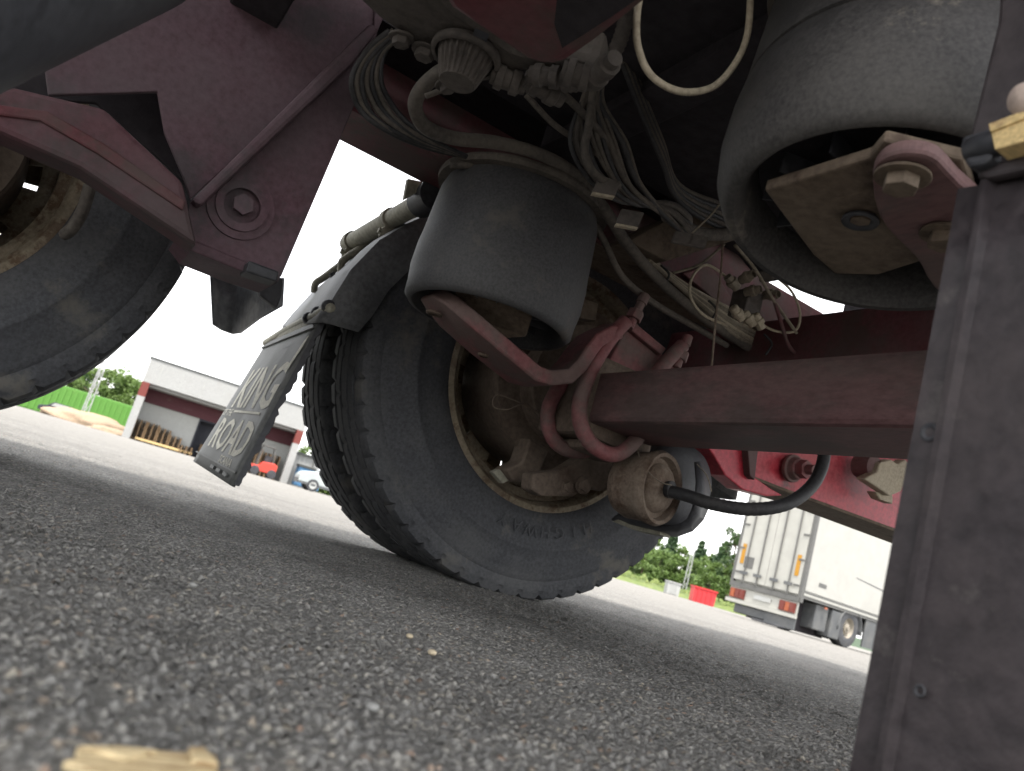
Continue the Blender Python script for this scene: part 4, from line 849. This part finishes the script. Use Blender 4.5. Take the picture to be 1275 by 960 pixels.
def car():
    c = gd(72, 518, 74); r_ = root('parked_car', 'tiny dark parked car in front of the lime container', 'car', tuple(c))
    g_ = G(); g_.slab([c+U*a+UP*b for a, b in ((-1.6, .25), (-1.6, .6), (-1.0, .75), (-.6, 1.1), (.6, 1.1), (1.1, .75), (1.7, .65), (1.7, .25))], DP*1.5); g_.out('body', DARKD, r_, bevel=.08)
    g_ = G(); g_.slab([c+U*a+UP*b-DP*.01 for a, b in ((-.75, .78), (-.5, 1.05), (.5, 1.05), (.8, .78))], DP*.008); g_.out('side_window', GREYB, r_)
    for a in (-1, 1.05): G().lathe([(.0001, 0), (.3, 0), (.3, .2), (.0001, .2)], c+U*a+UP*.3-DP*.03, DP, 18).out('wheel', BLACK, r_)
car()
def mast(label, p, h, w=.5, pole=False):
    r_ = root('lattice_mast', label, 'mast', tuple(p)); n = int(h/.9); cs = [V((math.cos(a)*w/1.7, math.sin(a)*w/1.7, 0)) for a in (0.3, 2.4, 4.5)]
    for c in cs: G().tube([p+c, p+c*.6+UP*h], .045, 5, smooth=False).out('mast_leg', MASTM, r_)
    g_ = G()
    for i in range(n):
        for j in range(3):
            f0, f1 = 1-.4*i/n, 1-.4*(i+1)/n; g_.tube([p+cs[j]*f0+UP*i*h/n, p+cs[(j+1) % 3]*f1+UP*(i+1)*h/n], .025, 4, smooth=False, cap=False)
    g_.out('lattice_brace', MASTM, r_, kind='stuff')
mast('pale lattice mast in front of the lime container', gd(101, 524, 72), 7.5)
mast('pale lattice mast rising behind the annex shed', gd(383, 603, 76), 7.5)
mast('slender lattice mast beside the pale grey skip at the right', gd(850, 745, 92), 12, .45)
# ---- skips
def skip(label, q, D, w_, h_, m, u=None):
    c = gd(q[0], q[1], D); u = u or V((.82, -.5, 0)).normalized(); r_ = root('skip_container', label, 'container', tuple(c)); dpt = V((-u.y, u.x, 0))
    g_ = G(); g_.slab([c+u*a+UP*b for a, b in ((-w_/2+.04, .0), (w_/2-.04, .0), (w_/2, h_), (-w_/2, h_))], dpt*1.6); g_.out('skip_body', m, r_, bevel=.04)
    for i in range(4): mkb(r_, c, (-w_/2+.35+i*(w_-.7)/3-.05, .1, -.07), (-w_/2+.35+i*(w_-.7)/3+.05, h_-.1, -.003), 'skip_rib', m, u=u)
    mkb(r_, c, (-w_/2-.05, h_+.002, -.08), (w_/2+.05, h_+.12, 1.65), 'skip_rim', m, u=u)
skip('pale grey skip standing by the mast at the edge of the yard', (836, 745), 80, 1.25, 1.1, GREYB)
skip('bright red skip at the edge of the yard left of the trailer', (875, 754), 70, 1.85, 1.15, REDC)
# ---- far yard edge: bank of grass and bushes
def strip(name, label, x0, x1, y0f, D, dep, hh, m, n, seed, kind='stuff', sz=.16, cat='bushes'):
    rnd = random.Random(seed); vs = []; fs = []
    for i in range(n):
        t = rnd.random(); x = x0+(x1-x0)*t; p = gd(x, y0f, D+rnd.random()*dep, 0); top = hh*(.5+.9*mnoise.noise(V((t*9, seed, 0)))**2+.35*mnoise.noise(V((t*31, seed, 3)))); p.z = rnd.random()**.8*max(.2, top)
        u = V((rnd.gauss(0, 1), rnd.gauss(0, 1), rnd.gauss(0, 1)+.5)).normalized(); w = u.orthogonal().normalized(); s_ = sz*rnd.uniform(.6, 1.4); k = len(vs); vs += [p-u*s_, p+w*s_*.5, p+u*s_, p-w*s_*.5]; fs.append((k, k+1, k+2, k+3))
    o = new(name, vs, fs, m); o['kind'] = 'stuff'; o['label'] = label; o['category'] = cat
strip('grass_bank', 'bright green grass bank along the right edge of the yard', 700, 960, 740, 84, 10, 1.7, LFG, 9000, 1)
strip('bush_thicket', 'thicket of low leafy bushes behind the grass bank', 690, 960, 740, 96, 10, 5.0, LF1, 12000, 2, sz=.28)
strip('grass_bank', 'pale green weeds and scrub behind the lime container', 0, 160, 520, 88, 10, 3.4, LF1, 6000, 4, sz=.25)
strip('bush_thicket', 'green scrub behind the annex shed and the white van', 345, 460, 600, 86, 10, 3.6, LF1, 5000, 5, sz=.25)
# embankment ground strips
def bank(name, x0, x1, y, D0, D1, z, m):
    vs = []
    n = 24
    for i in range(n+1):
        x = x0+(x1-x0)*i/n; a = gd(x, y, D0); b_ = gd(x, y, D0+3); c = gd(x, y, D1); b_.z = z; c.z = z+.5; a.z = .004
        vs += [a, b_, c]
    fs = []
    for i in range(n): fs += [(i*3, i*3+3, i*3+4, i*3+1), (i*3+1, i*3+4, i*3+5, i*3+2)]
    o = new(name, vs, fs, m, smooth=True); o['kind'] = 'structure'
bank('grass_verge', 560, 975, 740, 82, 240, .6, LFG); bank('grass_verge', -300, 560, 560, 100, 260, .7, LFG)
T_ = [('birch', 775, 80*1.3, 6.5, 4.5), ('birch', 792, 96, 5.2, 4.2), ('birch', 803, 112, 8.2, 5.0), ('birch', 812, 98, 4.8, 4.5), ('spruce', 822, 108, 8.2, 5.0), ('birch', 831, 97, 4.6, 4.0), ('birch', 842, 106, 6.6, 4.6), ('birch', 852, 98, 4.8, 3.8), ('spruce', 862, 104, 7.6, 4.8), ('birch', 872, 102, 6.4, 4.6), ('birch', 880, 94, 5.0, 3.8), ('spruce', 888, 100, 8.0, 4.8), ('birch', 897, 92, 4.8, 3.4), ('pine', 905, 96, 10.0, 4.6), ('pine', 914, 92, 9.0, 4.4), ('birch', 919, 90, 5.4, 3.6), ('spruce', 926, 96, 6.0, 3.4), ('spruce', 760, 110, 10.5, 5.6), ('birch', 783, 112, 9.6, 5.6), ('birch', 750, 100, 7.2, 4.6)]
cnt = {'birch': 0, 'spruce': 0, 'pine': 0}
for i, (k, x, D, h, w_) in enumerate(T_):
    _o = ['first', 'second', 'third', 'fourth', 'fifth', 'sixth', 'seventh', 'eighth', 'ninth', 'tenth', 'eleventh', 'twelfth', 'thirteenth', 'fourteenth', 'fifteenth'][sorted(q[1] for q in T_ if q[0] == k).index(x)]
    lab = {'birch': _o+' light green leafy birch from the left beyond the right edge of the yard', 'spruce': _o+' dark spruce from the left beyond the right edge of the yard', 'pine': ('tall pine with open branches just left of the white trailer' if x == 905 else 'shorter sparse pine touching the left edge of the white trailer')}[k]
    _x = {'birch': 'light green leafy birch among the trees beyond the right edge of the yard', 'spruce': 'dark pointed spruce among the trees beyond the right edge of the yard', 'pine': ('tall pine with open branches just left of the white trailer' if x == 905 else 'shorter sparse pine touching the left edge of the white trailer')}[k]
    tree(k, lab, gd(x, 740, D, .3), h*.93, w_, 100+i, None if k == 'pine' else {'birch': 'birches beyond the yard', 'spruce': 'spruces beyond the yard'}[k])
for i, (k, x, D, h, w_) in enumerate([('birch', 98, 96, 6.2, 5), ('birch', 118, 94, 7.0, 4.6), ('birch', 132, 92, 6.6, 4.6), ('spruce', 140, 98, 6.6, 3.6), ('birch', 150, 92, 6.0, 4.6), ('birch', 162, 90, 6.0, 4.6), ('spruce', 84, 100, 6.4, 4.4), ('birch', 70, 100, 5.2, 5)]):
    tree(k, {98: 'leafy tree directly behind the left lattice mast', 118: 'tall leafy tree just right of the left lattice mast', 132: 'leafy tree above the right end of the lime container', 140: 'dark spruce between leafy trees left of the warehouse', 150: 'leafy tree close to the left wall of the warehouse', 162: 'leafy tree partly hidden by the left corner of the warehouse', 84: 'dark spruce behind the middle of the lime container', 70: 'leafy tree peeking out by the left tyre above the lime container'}[x], gd(x, 530, D), h, w_, 200+i, {'birch': 'leafy trees left of the warehouse', 'spruce': 'spruces left of the warehouse'}[k])
for i, (k, x, D, h, w_) in enumerate([('birch', 383, 88, 7.2, 4.6), ('birch', 396, 90, 7.6, 5), ('spruce', 408, 92, 8, 4), ('birch', 420, 90, 7, 5)]):
    tree(k, {383: 'leafy tree behind the annex shed right of the warehouse', 396: 'leafy tree right behind the white van', 408: 'dark spruce behind the white van', 420: 'leafy tree furthest right behind the twin tyres'}[x], gd(x, 605, D), h, w_, 300+i, 'leafy trees behind the annex shed' if k == 'birch' else None)
# distant wooded ridge
vs = []; n = 90
for i in range(n+1):
    a = R(-60+150*i/n); p = V((math.sin(a)*900, math.cos(a)*900, 0)); hh = 9+6*mnoise.noise(V((i*.13, 4, 0)))+3*mnoise.noise(V((i*.6, 7, 0))); vs += [p, p*1.15+V((0, 0, max(2, hh)))]
new('wooded_ridge', vs, [(i*2, i*2+2, i*2+3, i*2+1) for i in range(n)], LF2, smooth=True, kind='structure')

# ---- white semi-trailer
CO = gd(987, 790, 23.8); va_ = V((CO.x, CO.y, 0)).normalized(); lat = V((va_.y, -va_.x, 0)); th = R(32)
SDir = lat*math.sin(th)+va_*math.cos(th); RDir = -(lat*math.cos(th)-va_*math.sin(th))      # side runs away right, rear runs left
TRL = root('semi_trailer', 'white refrigerated semi-trailer with closed rear doors, parked at the right', 'trailer', tuple(CO))
PALERIM = mat('pale_wheel_paint', (0.252, 0.227, 0.185), .6, .3, (0.168, 0.143, 0.118), 8, 0)
def tf(a, s_, z): return CO+RDir*a+SDir*s_+UP*z     # a along rear from near corner, s along the side
def tb_(name, lo, hi, m, par=None, **k): g_ = G(); g_.box(lo, hi, M=lambda q: tf(q.x, q.y, q.z)); return g_.out(name, m, par or TRL, **k)
TW = 2.27; ZB = .98; ZT = 3.9
tb_('box_body', (.03, .06, ZB), (TW-.03, 12.5, ZT-.02), TRS)
tb_('side_panel', (-.005, .12, ZB+.2), (.028, 12.4, ZT-.06), TRS)
tb_('lower_rail', (-.02, .10, ZB-.02), (.028, 12.5, ZB+.17), TRG); tb_('rail_lip', (-.035, .10, ZB+.06), (-.022, 12.5, ZB+.12), TRW)
tb_('corner_post', (-.03, -.02, ZB-.15), (.07, .117, ZT), TRG); tb_('corner_post', (TW-.07, -.02, ZB-.15), (TW+.03, .10, ZT), TRG)
tb_('roof_rail', (-.03, -.02, ZT+.002), (TW+.03, 12.5, ZT+.08), TRG)
dw = (TW-.15)/2
for k in range(2):
    a0 = .075+k*(dw+.006); d = tb_('door', (a0, -.03, ZB+.05), (a0+dw-.006, .055, ZT-.05), TRW)
    for a in (.32, .78) if k == 0 else (.26, .72):
        g_ = G(); g_.tube([tf(a0+a, -.062, ZB-.02), tf(a0+a, -.062, ZT-.1)], .02, 8, smooth=False); g_.out('lock_rod', TRG, d)
        g_ = G(); g_.box((a0+a-.13, -.10, ZB+.22), (a0+a+.13, -.08, ZB+.31), M=lambda q: tf(q.x, q.y, q.z)); g_.out('lock_handle', BUMP, d)
    for z in (.25, .95, 1.65, 2.35):
        a = a0+.0 if k == 0 else a0+dw-.18
        g_ = G(); g_.box((a, -.052, ZB+z), (a+.17, -.033, ZB+z+.05), M=lambda q: tf(q.x, q.y, q.z)); g_.out('hinge', TRG, d)
    a = a0+.10 if k == 0 else a0+dw-.22
    g_ = G(); g_.box((a, -.045, ZB+.52), (a+.12, -.0325, ZB+1.1), M=lambda q: tf(q.x, q.y, q.z)); g_.out('yellow_marker', YEL, d)
    if k: g_ = G(); g_.box((a0+dw-.56, -.040, ZB+.42), (a0+dw-.25, -.0325, ZB+.75), M=lambda q: tf(q.x, q.y, q.z)); g_.out('grey_plate', TRG, d)
tb_('door_gap', (.075+dw-.006, -.02, ZB+.05), (.081+dw, .05, ZT-.05), BUMP)
tb_('sill_beam', (.0, -.05, ZB-.16), (TW, .03, ZB-.02), TRG)
tb_('lamp_panel', (.02, .0, .47), (TW-.02, .05, ZB-.165), TRW); tb_('bumper_bar', (-.02, -.08, .37), (TW+.02, .0, .465), TRW)
for a in (.06, TW-.56):
    tb_('rear_lamp', (a, -.05, .50), (a+.50, -.002, .77), LAMPR)
    for i in range(3): tb_('lamp_cell', (a+.03+i*.155, -.062, .52), (a+.155+i*.155, -.0515, .75), LAMPR if i != (2 if a > 1 else 1) else LAMPO)
tb_('number_plate', (.85, -.03, .60), (1.4, -.001, .72), GREYB)
tb_('lower_bumper', (.12, .02, .10), (TW-.25, .10, .365), BUMP, bevel=.04); tb_('lower_flap', (-.02, -.02, .06), (.95, .018, .36), BUMP, bevel=.05); tb_('tail_lift_foot', (.25, -.1, .03), (1.3, .3, .09), BLACK, bevel=.03)
tb_('axle_box', (.4, 2.2, .10), (TW-.4, 3.6, .85), VOIDM); tb_('rear_gear', (.45, .4, .06), (TW-.45, 2.2, .9), VOIDM); tb_('chassis_beam', (.7, .2, .62), (1.5, 11, ZB-.03), VOIDM)
tb_('placard', (-.012, .75, ZB+.42), (-.006, 1.15, ZB+.53), TRG)
g_ = G(); g_.slab([tf(-.0062, 2.6, 2.02), tf(-.0062, 4.2, 1.95), tf(-.0062, 9.5, 1.80), tf(-.0062, 9.5, 1.78), tf(-.0062, 4.2, 1.915), tf(-.0062, 2.6, 2.00)], RDir*-.004); g_.out('dark_scratch', BUMP, TRL)
for s_ in (1.2, 5.3): tb_('side_marker', (-.06, s_, ZB-.12), (-.03, s_+.12, ZB-.06), LAMPO)
for s0 in (2.75,):
    w_ = bpy.data.objects.new('wheel', None); COL.objects.link(w_); w_.parent = TRL
    for a, dr in ((.02, 1), (TW-.02, -1)):
        c = tf(a, s0, .55); ax = RDir*dr
        G().lathe([(.285, 0.01), (.33, -.005), (.42, -.012), (.535, .01), (.55, .04), (.55, .32), (.535, .35), (.29, .35)], c, ax, 40, closed=True).out('tyre', TYRE, w_, smooth=True, auto=40)
        G().lathe([(.0001, -.0), (.07, -.0), (.085, .04), (.14, .05), (.15, .09), (.22, .12), (.25, .06), (.272, .02), (.285, .005), (.285, .33), (.0001, .33)], c, ax, 32).out('rim', PALERIM, w_, smooth=True, auto=35)
    vs = []; n = 16
    for i in range(n+1):
        t = math.pi*(-.02+1.04*i/n)
        for a in (-.03, .35): vs.append(tf(a, s0+math.cos(t)*.66, math.sin(t)*.64+.48))
    new('mudguard', vs, [(i*2, i*2+2, i*2+3, i*2+1) for i in range(n)], BUMP, TRL, smooth=True, solid=.03)
tb_('wheel_flap', (.0, 1.72, .14), (.38, 2.27, .92), BUMP, bevel=.03); tb_('tool_box', (.05, .95, .24), (.5, 1.6, .93), BUMP, bevel=.03); tb_('side_skirt', (.0, 3.6, .15), (.05, 11.5, .95), BUMP)
